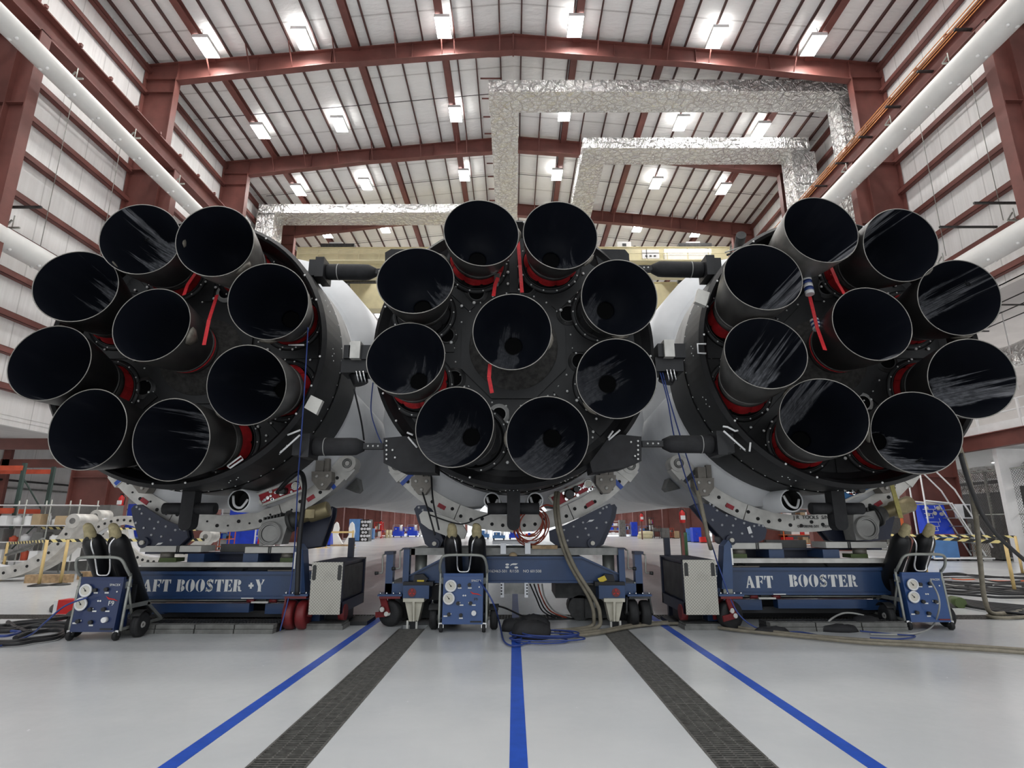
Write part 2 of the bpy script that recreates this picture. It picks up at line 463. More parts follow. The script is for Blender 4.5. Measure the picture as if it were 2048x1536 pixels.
for x in (-1.3225, 1.3025):
    for k in range(8):
        y = 7.95 - .53 - k * 1.06
        if y < -1: continue
        if src is None: src = grating(1.045, .325, 34, 'y').build('grating_panel', 'grate_bar', floor, True); o = src
        else: o = inst(src, 'grating_panel', floor)
        o.location = Vector((x, y, 0)) - floor.location
src = None
for k in range(-9, 10):
    if src is None: src = grating(1.045, .40, 24, 'x').build('cross_grating_panel', 'grate_bar', floor, True); o = src
    else: o = inst(src, 'cross_grating_panel', floor)
    o.location = Vector((k * 1.06, 8.93, 0)) - floor.location

# ---- ceiling with purlins
c = MB()
for sgn in (-1, 1):
    c.add([(sgn * XE, -9, ZE), (0, -9, ZR), (0, YB, ZR), (sgn * XE, YB, ZE), (sgn * XE, -9, ZE + .15), (0, -9, ZR + .15), (0, YB, ZR + .15), (sgn * XE, YB, ZE + .15)],
          [(0, 1, 2, 3), (4, 5, 6, 7), (0, 1, 5, 4), (2, 3, 7, 6), (0, 3, 7, 4)])
ceil = tag(c.build('ceiling', 'roof'), 'white insulation-faced hangar roof on dark red purlins', None, None, 'structure')
PUR = []
WIDE = (-14.83, -7.8, -3.51, 3.15, 7.56, 14.52)
for x, wide in [(q, True) for q in WIDE] + [(q, False) for q in (-17.55, -16.64, -15.77, -13.93, -12.89, -11.88, -10.85, -9.6, -8.75, -7.06, -5.76, -4.49, -2.9, -1.94, -.67, .4, 1.6, 2.87, 4.16, 5.44, 6.7, 8.5, 9.6, 10.8, 11.85, 12.85, 13.7, 15.7, 16.6, 17.5)]:
    PUR.append(x); zt = roof_z(x) - .005
    p = MB()
    if wide:
        p.box(x - .17, x + .17, -8.5, YB - .2, zt - .32, zt - .295); p.box(x - .17, x + .17, -8.5, YB - .2, zt - .025, zt); p.box(x - .012, x + .012, -8.5, YB - .2, zt - .3, zt - .02)
    else:
        p.box(x - .034, x + .034, -8.5, YB - .2, zt - .20, zt - .188); p.box(x - .012, x + .012, -8.5, YB - .2, zt - .19, zt); p.box(x - .034, x - .022, -8.5, YB - .2, zt - .20, zt - .17)
    p.build('purlin', 'red_steel' if wide else 'purlin_red', ceil)
# roof bracing rods across the purlins, and the cable tray ladder by the ridge
for y in (19.4, 27.2, 34.9, 42.5):
    for sgn in (-1, 1):
        MB().tube([(sgn * .3, y, roof_z(.3) - .3), (sgn * 17, y, roof_z(17) - .3)], .018, 5).build('sag_rod', 'dark_steel', ceil)
lad = MB()
for k in range(12): lad.box(-1.79, -.62, 24.6 + k * 1.5 - .03, 24.6 + k * 1.5 + .03, roof_z(1.2) - .30, roof_z(1.2) - .24)
lad.build('roof_ladder_rungs', 'red_steel', ceil)

# ---- portal frames
XI = 16.45
def frame(Y):
    o = thing('portal_frame', 'dark red steel portal frame spanning the hangar, roof beam on two tapered columns', None, (0, Y, 0), 0, None, 'structure')
    near = Y < 40
    for sg in (-1, 1):
        m = MB(); zc = 17.42 if sg < 0 else 17.75
        X = lambda a, b: (min(sg * a, sg * b), max(sg * a, sg * b))
        m.box(*X(15.8, 17.98), Y - .01, Y + .01, 0, zc)
        m.box(*X(XI, 17.98), Y - .01, Y + .01, zc, 23.35)
        m.box(*X(17.94, 17.98), Y - .22, Y + .22, 0, 23.35)
        m.box(*X(XI - .03, XI), Y - .2, Y + .2, 0, 22.5)
        m.box(*X(15.75, 15.79), Y - .2, Y + .2, 0, zc)
        m.box(*X(15.75, 17.9), Y - .2, Y + .2, zc - .04, zc)
        for z in (3.2, 14.6, 22.45, 21.7): m.box(*X(XI if z > 17 else 15.8, 17.94), Y - .16, Y + .16, z - .012, z + .012)
        m.box(*X(15.5, 18.0), Y - .3, Y + .3, 0, .04)
        m.build('column', 'red_steel', o)
    r = MB()
    for sg in (-1, 1):
        P = [(0, ZR - .26), (sg * XE, ZE - .26), (sg * XE, ZE - 1.1), (sg * XI, 22.36), (sg * 9, 23.32), (0, 24.1)]
        if sg < 0: P = P[::-1]
        r.prism(P, Y - .012, Y + .012)
        for a, b in (((0, 24.1), (sg * 9, 23.32)), ((sg * 9, 23.32), (sg * XI, 22.36))):
            r.bar((a[0], Y, a[1]), (b[0], Y, b[1]), .36, .04)
        r.bar((0, Y, ZR - .25), (sg * XE, Y, ZE - .25), .36, .035)
        for x in (XI, 12.6, 9.0, 5.0):
            zb = 24.1 + (23.32 - 24.1) * min(x, 9) / 9 + (0 if x <= 9 else (22.36 - 23.32) * (x - 9) / (XI - 9))
            r.box(sg * x - .012, sg * x + .012, Y - .15, Y + .15, zb, roof_z(x) - .26)
    r.box(-.04, .04, Y - .18, Y + .18, 24.02, ZR - .2)
    r.build('rafter', 'red_steel', o)
    if 10 < Y < 42:
        for k, x in enumerate(PUR):
            if k % 2 == 0 and abs(x) < 15.5:
                ax = abs(x); zb = 24.1 + (23.32 - 24.1) * min(ax, 9) / 9 + (0 if ax <= 9 else (22.36 - 23.32) * (ax - 9) / (XI - 9))
                MB().bar((x, Y - .85, roof_z(x) - .22), (x, Y - .12, zb + .05), .05, .05).build('flange_brace', 'red_steel', o)
    return o
for Y in FRAMES: frame(Y)

# ---- side walls: insulated panels on horizontal girts
GIRT = [23.0, 21.75, 18.9, 17.4, 15.95, 14.45, 12.85, 11.4, 9.98, 8.55, 7.3, 6.05]
def side_wall(sg, zlow, name, girts, label):
    wl = tag(MB().box(sg * 18.02 if sg > 0 else -18.2, 18.2 if sg > 0 else -18.02, -9, YB, zlow, ZE + .1).build(name, 'wall'), label, None, None, 'structure')
    for z in girts:
        m = MB(); a, b = sorted((sg * 18.0, sg * 17.78))
        m.box(a, b, -8.5, YB, z - .015 + .1, z + .1); m.box(*sorted((sg * 17.78, sg * 17.795)), -8.5, YB, z - .13, z + .1); m.box(a, b, -8.5, YB, z - .13, z - .115)
        m.build('girt', 'red_steel', wl)
    return wl
wall_left = side_wall(-1, 4.75, 'wall_left', GIRT, 'white insulated left hangar wall with horizontal dark red girts')
wall_right = side_wall(1, 9.9, 'wall_right', [23.0, 21.75, 19.3, 17.8, 16.25, 14.75, 13.2, 11.8, 10.35], 'white insulated right hangar wall with horizontal dark red girts')
# thin hanging rods down the walls
for wl, sg, lst in ((wall_left, -1, (17.2, 19.4, 22.3, 25.4)), (wall_right, 1, (18.6, 21.4, 26.2))):
    for y in lst: MB().tube([(sg * 17.7, y, 11.0 if sg < 0 else 12), (sg * 17.7, y, 19.5)], .014, 5).build('hanging_rod', 'galvanised', wl)
for y in (13.1, 16.4): MB().bar((-17.7, y, 11.25), (-15.2, y, 11.25), .07, .07).build('strut_channel', 'dark_steel', wall_left)
for y in (17.3, 18.9, 14.4): MB().bar((17.7, y, 11.9), (15.6, y, 11.9), .07, .07).build('strut_channel', 'dark_steel', wall_right)
wb = MB(); wb.box(-32, -8, YB, YB + .3, 0, ZR + .5); wb.box(8, 32, YB, YB + .3, 0, ZR + .5); wb.box(-8, 8, YB, YB + .3, 8.5, ZR + .5)  # unseen end opening added so sky light brightens the far floor
wb = tag(wb.build('wall_back', 'wall'), 'white far end wall of the hangar with a gap added to brighten the floor', None, None, 'structure')
for z in (11, 14, 17, 20): MB().box(-18, 18, YB - .15, YB - .01, z - .12, z + .12).build('girt', 'red_steel', wb)
for x in (-14, -8.2, 8.2, 14): MB().box(x - .2, x + .2, YB - .3, YB - .02, 0, 23.5).build('end_wall_post', 'red_steel', wb)

# ---- low annex on the left (soffit, beams, outer wall)
an = MB()
an.add([(-18.0, -9, 4.95), (-18.0, YB, 4.95), (-28, YB, 5.9), (-28, -9, 5.9), (-18.0, -9, 5.1), (-18.0, YB, 5.1), (-28, YB, 6.05), (-28, -9, 6.05)], [(0, 1, 2, 3), (7, 6, 5, 4), (0, 3, 7, 4), (1, 2, 6, 5)])
annex = tag(an.build('ceiling_annex', 'soffit'), 'wrinkled white soffit of the low annex on the left', None, None, 'structure')
for Y in (15.8, 23.5, 31.2, 38.9):
    MB().box(-28, -18, Y - .1, Y + .1, 4.35, 4.8).build('annex_beam', 'red_steel', annex)
    MB().box(-27.9, -27.5, Y - .1, Y + .1, 0, 5.8).build('annex_post', 'red_steel', annex)
al = tag(MB().box(-28.3, -28, -9, YB, 0, 6).build('wall_annex', 'wall'), 'white outer wall of the left annex behind the racks', None, None, 'structure')
for z in (1.2, 2.4, 3.3): MB().box(-28, -27.86, -5, YB, z - .05, z + .05).build('girt', 'grey_steel', al)
MB().tube([(-27.7, 5, 3.7), (-27.7, 60, 3.7)], .06, 6).build('pipe', 'dark_steel', al)
# ---- two-storey annex on the right: mezzanine, soffit, rooms
mz = tag(MB().box(18.02, 32, 12, YB, 4.25, 4.5).build('floor_mezzanine', 'white_paint'), 'mezzanine floor on the right with red edge beam', None, None, 'structure')
b = MB(); b.box(17.86, 18.16, 12, YB, 4.66, 4.69); b.box(17.86, 18.16, 12, YB, 4.12, 4.15); b.box(18.0, 18.03, 12, YB, 4.14, 4.67); b.build('edge_beam', 'red_steel', mz)
MB().box(17.97, 17.99, 12, YB, 4.72, 5.02).build('toe_board', 'white_paint', mz)
for z in (5.35, 5.72): MB().tube([(17.98, 12, z), (17.98, YB, z)], .028, 6).build('guard_rail', 'white_paint', mz)
for k in range(26): MB().box(17.95, 18.01, 12.3 + k * 1.9, 12.38 + k * 1.9, 4.7, 5.74).build('guard_post', 'white_paint', mz)
so = tag(MB().box(18.02, 32, -9, YB, 9.8, 9.95).build('ceiling_mezzanine', 'soffit'), 'wrinkled white soffit over the right mezzanine', None, None, 'structure')
for y in (16, 19, 22, 25): MB().tube([(20, y, 6.5), (20, y, 9.8)], .02, 5).build('hanging_rod', 'white_paint', so)
for k in range(3): MB().tube([(18.6 + k * .9, 12, 9.55), (18.6 + k * .9, YB, 9.55)], .022, 6).build('sprinkler_pipe', 'dark_steel', so)
for y in (17, 20, 23): MB().bar((18.2, y, 9.3), (20.2, y, 9.3), .05, .05).build('strut_channel', 'dark_steel', so)
wr2 = tag(MB().box(31.7, 32, -9, YB, 0, 9.9).build('wall_mezzanine', 'soffit'), 'grey-white back wall of the right annex', None, None, 'structure')
wp = tag(MB().box(18.2, 26, 21.5, 21.7, 0, 4.1).build('wall_partition', 'white_paint'), 'plain white partition wall under the right mezzanine', None, None, 'structure')
wq = tag(MB().box(20.5, 20.7, 26, 60, 4.5, 9.8).build('wall_office', 'soffit'), 'grey-white wall on the right mezzanine', None, None, 'structure')
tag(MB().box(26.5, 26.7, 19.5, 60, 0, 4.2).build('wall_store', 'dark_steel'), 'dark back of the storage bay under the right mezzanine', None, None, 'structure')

# ---- crane runway girders along both sides
for sg, side in ((-1, 'left'), (1, 'right')):
    m = MB(); x = sg * 16.1; z0 = 17.42 if sg < 0 else 17.75
    m.box(x - .27, x + .27, -8.5, YB - .3, z0, z0 + .05); m.box(x - .27, x + .27, -8.5, YB - .3, z0 + .85, z0 + .9); m.box(x - .02, x + .02, -8.5, YB - .3, z0 + .04, z0 + .86)
    m.box(x - .04, x + .04, -8.5, YB - .3, z0 + .9, z0 + 1.03)
    g = tag(m.build('trim_1' if sg < 0 else 'trim_2', 'red_steel'), 'dark red crane runway girder along the %s wall' % side, None, None, 'structure')
    for k in range(22): MB().cbox((x - .29 * sg, 6 + k * 1.6, z0 + .92), (.10, .10, .12)).build('rail_clip', 'red_steel', g)
    if sg > 0:
        for k in range(4): MB().tube([(x - .42 - .035 * k, -8, z0 + .5 + k * .085), (x - .42 - .035 * k, YB - 1, z0 + .5 + k * .085)], .022, 6).build('conductor_bar', 'copper', g)
        for k in range(20): MB().box(x - .62, x + .02, 5 + k * 1.9, 5.1 + k * 1.9, z0 + .40, z0 + .46).build('conductor_bracket', 'dark_steel', g)

# ================================================================== LAMPS
LX = (-14.55, -10.03, -3.35, 2.97, 9.68, 14.2)
LY = [22.35 + 5.95 * k for k in range(-4, 13)]
ROWN = {0: 'nearest row in view', 1: 'second row from front', 2: 'third row from front', 3: 'fourth row, above the crane', 4: 'fifth row, beyond the crane'}
COLN = ['by the left wall', 'second from left wall', 'left of the ridge', 'right of the ridge', 'second from right wall', 'by the right wall']
proto = None
for r, y in enumerate(LY):
    for ci, x in enumerate(LX):
        z = roof_z(x) - .50
        yy = y
        k = r - 4
        lab = ('white high-bay lamp in the %s, %s' % (ROWN[k], COLN[ci]) if 0 <= k <= 4 else 'white high-bay lamp, far roof row %d beyond the crane, %s' % (k - 4, COLN[ci]) if k > 4 else 'high-bay lamp, roof row %d before those in view, %s' % (-k, COLN[ci]))
        if proto is None:
            proto = thing('high_bay_lamp', lab, 'lamp', (x, yy, z), 0, 'high-bay lamps under the roof')
            m = MB(); m.box(-.36, .36, -.62, .62, .01, .10); m.box(-.36, -.34, -.62, .62, -.07, .01); m.box(.34, .36, -.62, .62, -.07, .01); m.box(-.36, .36, -.62, -.60, -.07, .01); m.box(-.36, .36, .60, .62, -.07, .01); m.box(-.12, .12, -.5, .5, .1, .18)  # skirts below the diffuser added to cut grazing light on the rafters
            m.build('housing', 'white_paint', proto, True)
            d = MB(); d.add([(-.33, -.58, -.004), (.33, -.58, -.004), (.33, .58, -.004), (-.33, .58, -.004)], [(0, 3, 2, 1)])
            d.build('diffuser', 'lamp', proto, True)
            d = MB()
            for q in (-1, 1): d.add([(q * .14, -.55, .104), (q * .33, -.55, .104), (q * .33, .55, .104), (q * .14, .55, .104)], [(0, 1, 2, 3) if q > 0 else (3, 2, 1, 0)])
            d.build('roof_fill_panel', 'roof_fill_glow', proto, True)  # glowing panels on the housing top, added as roof fill light
            for q in (-.45, .45):
                MB().tube([(0, q, .18), (0, q, .49)], .012, 5).build('hanger', 'dark_steel', proto, True)
        else: dup(proto, (x, yy, z), None, lab)

# ================================================================== ROCKET
NR = .466
def nozzle_mesh():
    m = MB()
    out = [(NR, 0), (.462, .07), (.450, .18), (.434, .31), (.412, .45), (.384, .60), (.350, .74), (.318, .85), (.29, .93)]
    m.lathe(out, n=48, m=0)
    inn = [(NR - .008, 0), (.450, .09), (.434, .2), (.408, .36), (.374, .52), (.330, .68), (.270, .82), (.195, .93), (.13, 1.0), (.11, 1.03), (.12, 1.045)]
    m.lathe(inn, n=48, m=1)
    k = len(m.v); m.cyl((0, 1.04, 0), (0, 1.045, 0), .12, n=24, m=2)
    return m.mesh('nozzle', ['nozzle_out', 'nozzle_in', 'throat_black'])
NOZ = nozzle_mesh()
RIM = MB().torus((0, 0, 0), (0, 1, 0), NR - .002, .0058, 64, 6).mesh('rim', ['rim_metal'])
cm = MB(); cm.lathe([(.322, .80), (.342, .815), (.342, .885), (.32, .90)], n=48); cm.torus((0, .74, 0), (0, 1, 0), .352, .014, 48, 6)
COLLAR = cm.mesh('collar', ['nozzle_out'])
bm_ = MB()
for j in range(9):
    a0, a1 = 40 * j + 2, 40 * j + 37
    rs = []
    for r, y in ((.295, .90), (.325, .95), (.335, 1.0), (.355, 1.075)):
        rs.append([Vector((cos(radians(a0 + (a1 - a0) * q / 6)) * (r + .012 * sin(pi * q / 6)), y, sin(radians(a0 + (a1 - a0) * q / 6)) * (r + .012 * sin(pi * q / 6)))) for q in range(7)])
    vs = [p for r in rs for p in r]
    bm_.add(vs, [(i * 7 + q, i * 7 + q + 1, i * 7 + q + 8, i * 7 + q + 7) for i in range(3) for q in range(6)], 0, True)
bm_.lathe([(.285, .90), (.312, .95), (.325, 1.0), (.345, 1.075)], n=36)
BOOT = bm_.mesh('red_boot', ['red_fabric']); BOOT_K = bm_.mesh('black_boot', ['black_fabric'])
bo = MB(); bo.lathe([(.30, .86), (.36, .92), (.40, 1.0), (.56, 1.06), (.58, 1.10)], n=36); BOSS = bo.mesh('centre_boss', ['boss_grey'])
LOOP = MB().torus((0, .79, 0), (0, 1, 0), .345, .013, 40, 6).mesh('strap_loop', ['red_strap'])
fm = MB(); fm.lathe([(.345, -.012), (.36, -.03), (.43, -.03), (.44, 0)], n=40)
fm.torus((0, -.03, 0), (0, 1, 0), .375, .014, 40, 6)
for j in range(14): fm.dome((cos(2 * pi * j / 14) * .405, -.03, sin(2 * pi * j / 14) * .405), (0, -1, 0), .013, .010, 6, 1)
FLANGE = fm.mesh('flange_ring', ['octaweb_black', 'bolt_white'])
dm = MB()   # small drain fairing on the shell beside the rim
dm.rings([[Vector((x * k, y, b - .001 + h * k)) for x, h in ((-.11, 0), (-.06, .028), (-.025, .038), (.025, .038), (.06, .028), (.11, 0))] for y, k, b in ((.015, .45, NR), (.05, 1, .464), (.15, .9, .454), (.27, .2, .439))], 0, False, True, True)
DRAIN = dm.mesh('drain_fairing', ['drain_metal'])

# bell-mouth pixel centres with soot smears: (px, py, soot of shell, smear angle deg, offset, half width, reach, strength)
ENG = {
 'L': [(281, 478, .85, 160, -.16, .52, .62, .85), (430, 482, .35, 160, -.35, .25, -.35, .3), (152, 572, .98, 150, -.30, .48, .50, .65), (537, 603, .7, 185, .68, .34, .3, .5),
       (303, 649, .85, 150, .05, .5, -.2, .35), (99, 725, 1., 175, .68, .26, .3, .4), (493, 770, .75, 172, -.02, .30, .25, .5), (175, 858, 1., 152, .62, .28, .0, .6), (342, 879, .9, 165, -.20, .52, .55, .7)],
 'C': [(963, 465, .85, 80, 0, .5, -.4, .16), (1121, 470, .9, 95, -.1, .5, -.2, .2), (831, 560, .9, 130, -.5, .25, .0, .28), (1239, 595, .9, 60, .3, .3, .2, .18),
       (1024, 663, .92, 80, .1, .3, .4, .16), (811, 715, .85, 70, -.2, .5, .3, .2), (1233, 757, .85, 30, .2, .45, .3, .2), (908, 853, .9, 60, .2, .5, .3, .16), (1094, 875, .9, 40, -.3, .5, .2, .2)],
 'R': [(1642, 459, .4, 14, -.82, .30, .9, .9), (1802, 490, .9, 52, .50, .30, .80, .9), (1526, 553, .7, 27, -.48, .33, .95, .7), (1918, 595, .95, 32, .05, .38, .85, .75),
       (1744, 647, .95, 5, -.93, .18, .6, .8), (1531, 705, .7, 52, -.10, .48, .80, .8), (1943, 757, .98, 14, -.22, .44, .75, .9), (1647, 834, .75, 48, .60, .26, .75, .5), (1832, 865, .9, 345, -.42, .66, .45, 1.0)],
}
RED_BOOT = {'L': (0, 1, 2, 3, 5, 6, 8), 'C': (0, 1, 5), 'R': (1, 2, 3, 5, 6, 7, 8)}
YF = 7.05; AX = 3.57; RC = 1.83
def rocket(key, cx, name, label):
    o = thing(name, label, 'rocket', (cx, YF, AX)); DISH = .12 if key == 'C' else .42; ys = .66 if key == 'C' else .98
    L = lambda x, y, z: Vector((x, y - YF, z))          # local, y given as hall depth
    # face of the octaweb with octagonal seams and ports
    m = MB(); m.lathe([(.55, DISH), (1.60, DISH), (1.68, DISH - .04), (1.745, .03), (RC - .05, 0), (RC, .05), (RC, .75)], n=96, smooth=False)
    m.lathe([(RC, .75), (RC - .02, .755), (RC - .02, .95)], n=96)
    m.cyl((0, DISH + .01, 0), (0, DISH + .02, 0), .6, n=32)
    m.build('octaweb_face', 'octaweb_black', o, True)
    # central raised octagon and cover petals
    m = MB(); oc = lambda r: [(r * cos(radians(22.5 + 45 * k)), r * sin(radians(22.5 + 45 * k))) for k in range(8)]
    m.prism(oc(.74), DISH - .035, DISH + .02); m.build('centre_plate', 'octaweb_black', o, True)
    for k in range(8):
        a = radians(45 * k); m = MB(); c_, s_ = cos(a), sin(a)
        m.bar((c_ * .78, DISH - .012, s_ * .78), (c_ * 1.6, DISH - .012, s_ * 1.6), .11, .014, up=(0, 1, 0))
        m.build('seam_strip', 'octaweb_black', o, True)
    # ports between the engines
    for k, (pa, pb_, q) in enumerate(PORTS[key]):
        w_ = pY(pa, pb_, YF + DISH - .03); m = MB(); x, z = w_.x - cx, w_.z - AX
        m.lathe([(q, -.03), (q + .018, -.03), (q + .022, -.012), (q + .05, -.012), (q + .055, 0)], (x, DISH, z), (0, 1, 0), 24)
        m.lathe([(q, -.03), (q, -.004)], (x, DISH, z), (0, 1, 0), 24, 1)
        m.cyl((x, DISH - .006, z), (x, DISH - .003, z), q, n=24, m=1)
        pt = m.build('port', ['band_grey' if k in (0, 3) else 'dark_steel', 'throat_black'], o, True)
    # bolts
    m = MB(); rnd = random.Random(ord(key))
    for k in range(56):
        a = 2 * pi * k / 56 + .03; r = RC - .055 if k % 2 else 1.55
        if rnd.random() < .6: m.dome((r * cos(a), -.001 if k % 2 else DISH - .001, r * sin(a)), (0, -1, 0), .016, .012, 6)
    for k in range(8):
        for j in range(9):
            a = radians(45 * k); r = .82 + j * .085; s_ = .075 if j % 2 else -.075
            if rnd.random() < .75: m.dome((r * cos(a) - s_ * sin(a), DISH - .02, r * sin(a) + s_ * cos(a)), (0, -1, 0), .016 + .010 * rnd.random(), .018, 6)
    for j in range(26):
        a = 2 * pi * j / 26; m.dome((.78 * cos(a), DISH - .001, .78 * sin(a)), (0, -1, 0), .014, .014, 6)
    tag(m.build('bolt_heads', 'bolt_white', o, True), 'white-tipped bolts scattered over the black face', None, None, 'stuff')
    # flank bands with fasteners and the lower black skirt
    m = MB()
    for k in range(64):
        a = 2 * pi * k / 64; p = Vector((cos(a), 0, sin(a)))
        m.dome(p * (RC - .002) + Vector((0, .70, 0)), p, .012, .01, 5)
        if k % 4 == 0:
            for q in range(4): m.dome(p * (RC - .002) + Vector((p.z * .05 * (q - 1), .30 + .06 * (q % 2), -p.x * .05 * (q - 1))), p, .010, .01, 5)
    tag(m.build('flank_fasteners', 'bolt_white', o, True), 'rows of white fasteners round the black flank', None, None, 'stuff')
    m = MB(); n = 40; rs = []
    for y in (.74, .76, 1.5):
        rs.append([])
        for i in range(n + 1):
            a = radians(178 + 184 * i / n); rs[-1].append(Vector(((RC + .012) * cos(a), y, (RC + .012) * sin(a))))
    vs = [p for r in rs for p in r]
    m.add(vs, [(i * (n + 1) + j, i * (n + 1) + j + 1, (i + 1) * (n + 1) + j + 1, (i + 1) * (n + 1) + j) for i in range(2) for j in range(n)], 0, True)
    m.build('lower_skirt', 'octaweb_black', o, True)
    m = MB(); m.lathe([(RC - .005, .75), (RC - .005, 1.32), (RC - .02, 1.33)], n=96); m.build('grey_band', 'band_grey', o, True)
    m = MB(); m.lathe([(RC - .02, 1.32), (RC - .02, 8.4), (RC - .01, 8.42), (RC - .01, 8.6), (RC - .02, 8.62), (RC - .02, 20), (RC - .02, 42), (RC - .5, 42.2)], n=96); m.build('propellant_tank', 'tank_white', o, True)
    # four folded landing legs
    for a in (45, 135, 225, 315):
        m = MB(); rs = []
        for y, h, wd in ((1.50, .10, 38), (1.58, .42, 38), (2.6, .47, 36), (4.5, .44, 28), (7.0, .36, 19), (9.5, .26, 11), (11.3, .06, 5)):
            ring_ = []
            for i in range(13):
                q = -1 + 2 * i / 12; ang = radians(a + wd * q)
                rr = RC - .05 + h * (1 - abs(q) ** 3.2) ** .6 if abs(q) < 1 else RC - .05
                ring_.append(Vector((rr * cos(ang), y, rr * sin(ang))))
            rs.append(ring_)
        vs = [p for r in rs for p in r]
        m.add(vs, [(i * 13 + j, i * 13 + j + 1, (i + 1) * 13 + j + 1, (i + 1) * 13 + j) for i in range(6) for j in range(12)], 0, True)
        m.add(rs[0], [list(range(12, -1, -1))], 0)
        lg = m.build('landing_leg', 'leg_grey', o, True)
        m = MB(); ar = radians(a); q = RC + .43
        m.prism([(-.12, 0), (.12, 0), (.02, -.16), (-.05, -.16)], 2.45, 2.75)
        R_ = Matrix.Rotation(-(ar + pi / 2), 4, 'Y')
        m.v = [R_ @ (v + Vector((0, 0, -q))) for v in m.v]
        if a > 180: m.build('foot_pad', 'grey_steel', lg, True)
    # padded tail bracket hanging at the bottom
    m = MB(); m.prism([(-.085, -RC + .02), (.085, -RC + .02)] + [(.085 * cos(radians(-q)), -RC - .42 - .08 * sin(radians(q))) for q in range(0, 181, 20)], .55, .72)
    m.cyl((-.34, .63, -RC - .22), (-.08, .63, -RC - .22), .075, n=12); m.cyl((.08, .63, -RC - .22), (.34, .63, -RC - .22), .075, n=12)
    tb = m.build('tail_bracket', 'black_fabric', o, True)
    m = MB(); m.tube(smooth_path([(-.1, .56, -RC + .02), (-.09, .54, -RC + .10), (0, .54, -RC + .12), (.09, .54, -RC + .10), (.1, .56, -RC + .02)], 4), .014, 6)
    m.build('white_trim', 'white_paint', tb, True)
    # white feed pipes with open ends beside the bracket
    for fx in {'C': (-.30, .30), 'L': (.46,), 'R': (-.40,)}[key]:
        fr = .115 if key == 'C' else .16; zf = -RC - .10
        m = MB(); m.lathe([(fr - .02, 1.0), (fr, 1.0), (fr, 2.6)], (fx, 0, zf), (0, 1, 0), 20); m.lathe([(fr - .02, 1.0), (fr - .02, 1.5)], (fx, 0, zf), (0, 1, 0), 20, 1)
        m.cyl((fx, 1.3, zf), (fx, 1.32, zf), fr - .01, n=20, m=1)
        fp = m.build('feed_line', ['tank_white', 'pit_dark'], o, True)
        MB().tube(smooth_path([(fx - fr * .6, 1.02, zf + fr * .4), (fx - fr * .3, .98, zf - fr * .4), (fx + fr * .3, .98, zf - fr * .6), (fx + fr * .7, 1.02, zf + fr * .1)], 4), .018, 6).build('clamp_hook', 'white_paint', fp, True)
    # engines
    used = set()
    slots = [(0, 0)] + [(1.30 * cos(radians(22.5 + 45 * k)), 1.30 * sin(radians(22.5 + 45 * k))) for k in range(8)]
    for (px, py, soot, ang, off, wd, end, st) in ENG[key]:
        e = pY(px, py, 6.39); ex, ez = e.x - cx, e.z - AX
        k = min((q for q in range(9) if q not in used), key=lambda q: hypot(slots[q][0] - ex, slots[q][1] - ez)); used.add(k)
        rx, rz_ = slots[k]
        ax = Vector((rx - ex, YF + DISH - 6.39, rz_ - ez)).normalized()
        zc = Vector((0, 0, 1)); xa = ax.cross(zc).normalized(); za = xa.cross(ax)
        mx = Matrix(((xa.x, ax.x * ys, za.x, ex), (xa.y, ax.y * ys, za.y, 6.39 - YF), (xa.z, ax.z * ys, za.z, ez), (0, 0, 0, 1)))
        nz = bpy.data.objects.new('engine_nozzle', NOZ); COL.objects.link(nz); nz.parent = o; nz.matrix_basis = mx
        nz['smear_angle'] = radians(ang); nz['smear_offset'] = float(off); nz['smear_width'] = float(wd); nz['smear_end'] = float(end); nz['smear_strength'] = float(st)
        nz['smear_seed'] = float(px % 37); nz['soot'] = float(soot)
        ei = [q[0] for q in ENG[key]].index(px)
        extra = [('centre_boss', BOSS)] + ([('strap_loop', LOOP)] if key != 'C' else []) if k == 0 else [('red_boot', BOOT)] if ei in RED_BOOT[key] else [('black_boot', BOOT_K)]
        for nm, me in [('rim', RIM), ('collar', COLLAR)] + extra:
            q = inst(type('x', (), {'data': me}), nm, nz, (0, 0, 0))
            if nm == 'collar': q['soot'] = float(soot * .8)
        fl_ = inst(type('x', (), {'data': FLANGE}), 'flange_ring', nz); fl_.matrix_basis = mx.inverted() @ Matrix.Translation((rx, DISH, rz_))
        dr = inst(type('x', (), {'data': DRAIN}), 'drain_fairing', nz)
        a0 = atan2(ez, ex) if k else pi / 2
        dr.matrix_basis = Matrix.Rotation(pi / 2 - (a0 - radians(105)), 4, 'Y')
    return o
PORTS = {
 'L': [(450, 585, .085), (343, 762, .10), (287, 775, .10)],
 'C': [(973, 750, .10), (953, 585, .10), (1052, 572, .105), (998, 828, .085), (1137, 627, .105), (893, 670, .095), (908, 757, .10), (1160, 722, .10)],
 'R': [(1727, 805, .09), (1653, 575, .10), (1775, 722, .10)],
}
core = rocket('C', 0.0, 'rocket_core', 'middle rocket stage of the three, nine black engine bells on a black base')
boo_l = rocket('L', -4.27, 'rocket_booster', 'left rocket booster with pale-smeared engine bells, above the transporter stencilled AFT BOOSTER +Y')
boo_r = rocket('R', 4.25, 'rocket_booster', 'right rocket booster, nine engine bells streaked with broad white smears')
for k in range(5):
    P_ = [pY(1600 - 30 * i + 4 * k, 455 + 10 * i + 5 * k - (6 if i == 1 else 0), 8.0 + .05 * k) for i in range(6)]
    MB().tube(smooth_path(P_, 4), .012 + .006 * (k % 3), 6).build('top_hose', ('cable_grey', 'cable_black', 'orange_cable', 'dark_steel', 'tan_hose')[k], boo_r)
for a, b in ((1596, 456), (1474, 484)):
    p = pY(a, b, 8.1); MB().cyl(p + Vector((-.02, -.22, 0)), p + Vector((.05, .1, -.08)), .075, n=14).build('top_fitting', 'dark_steel', boo_r)
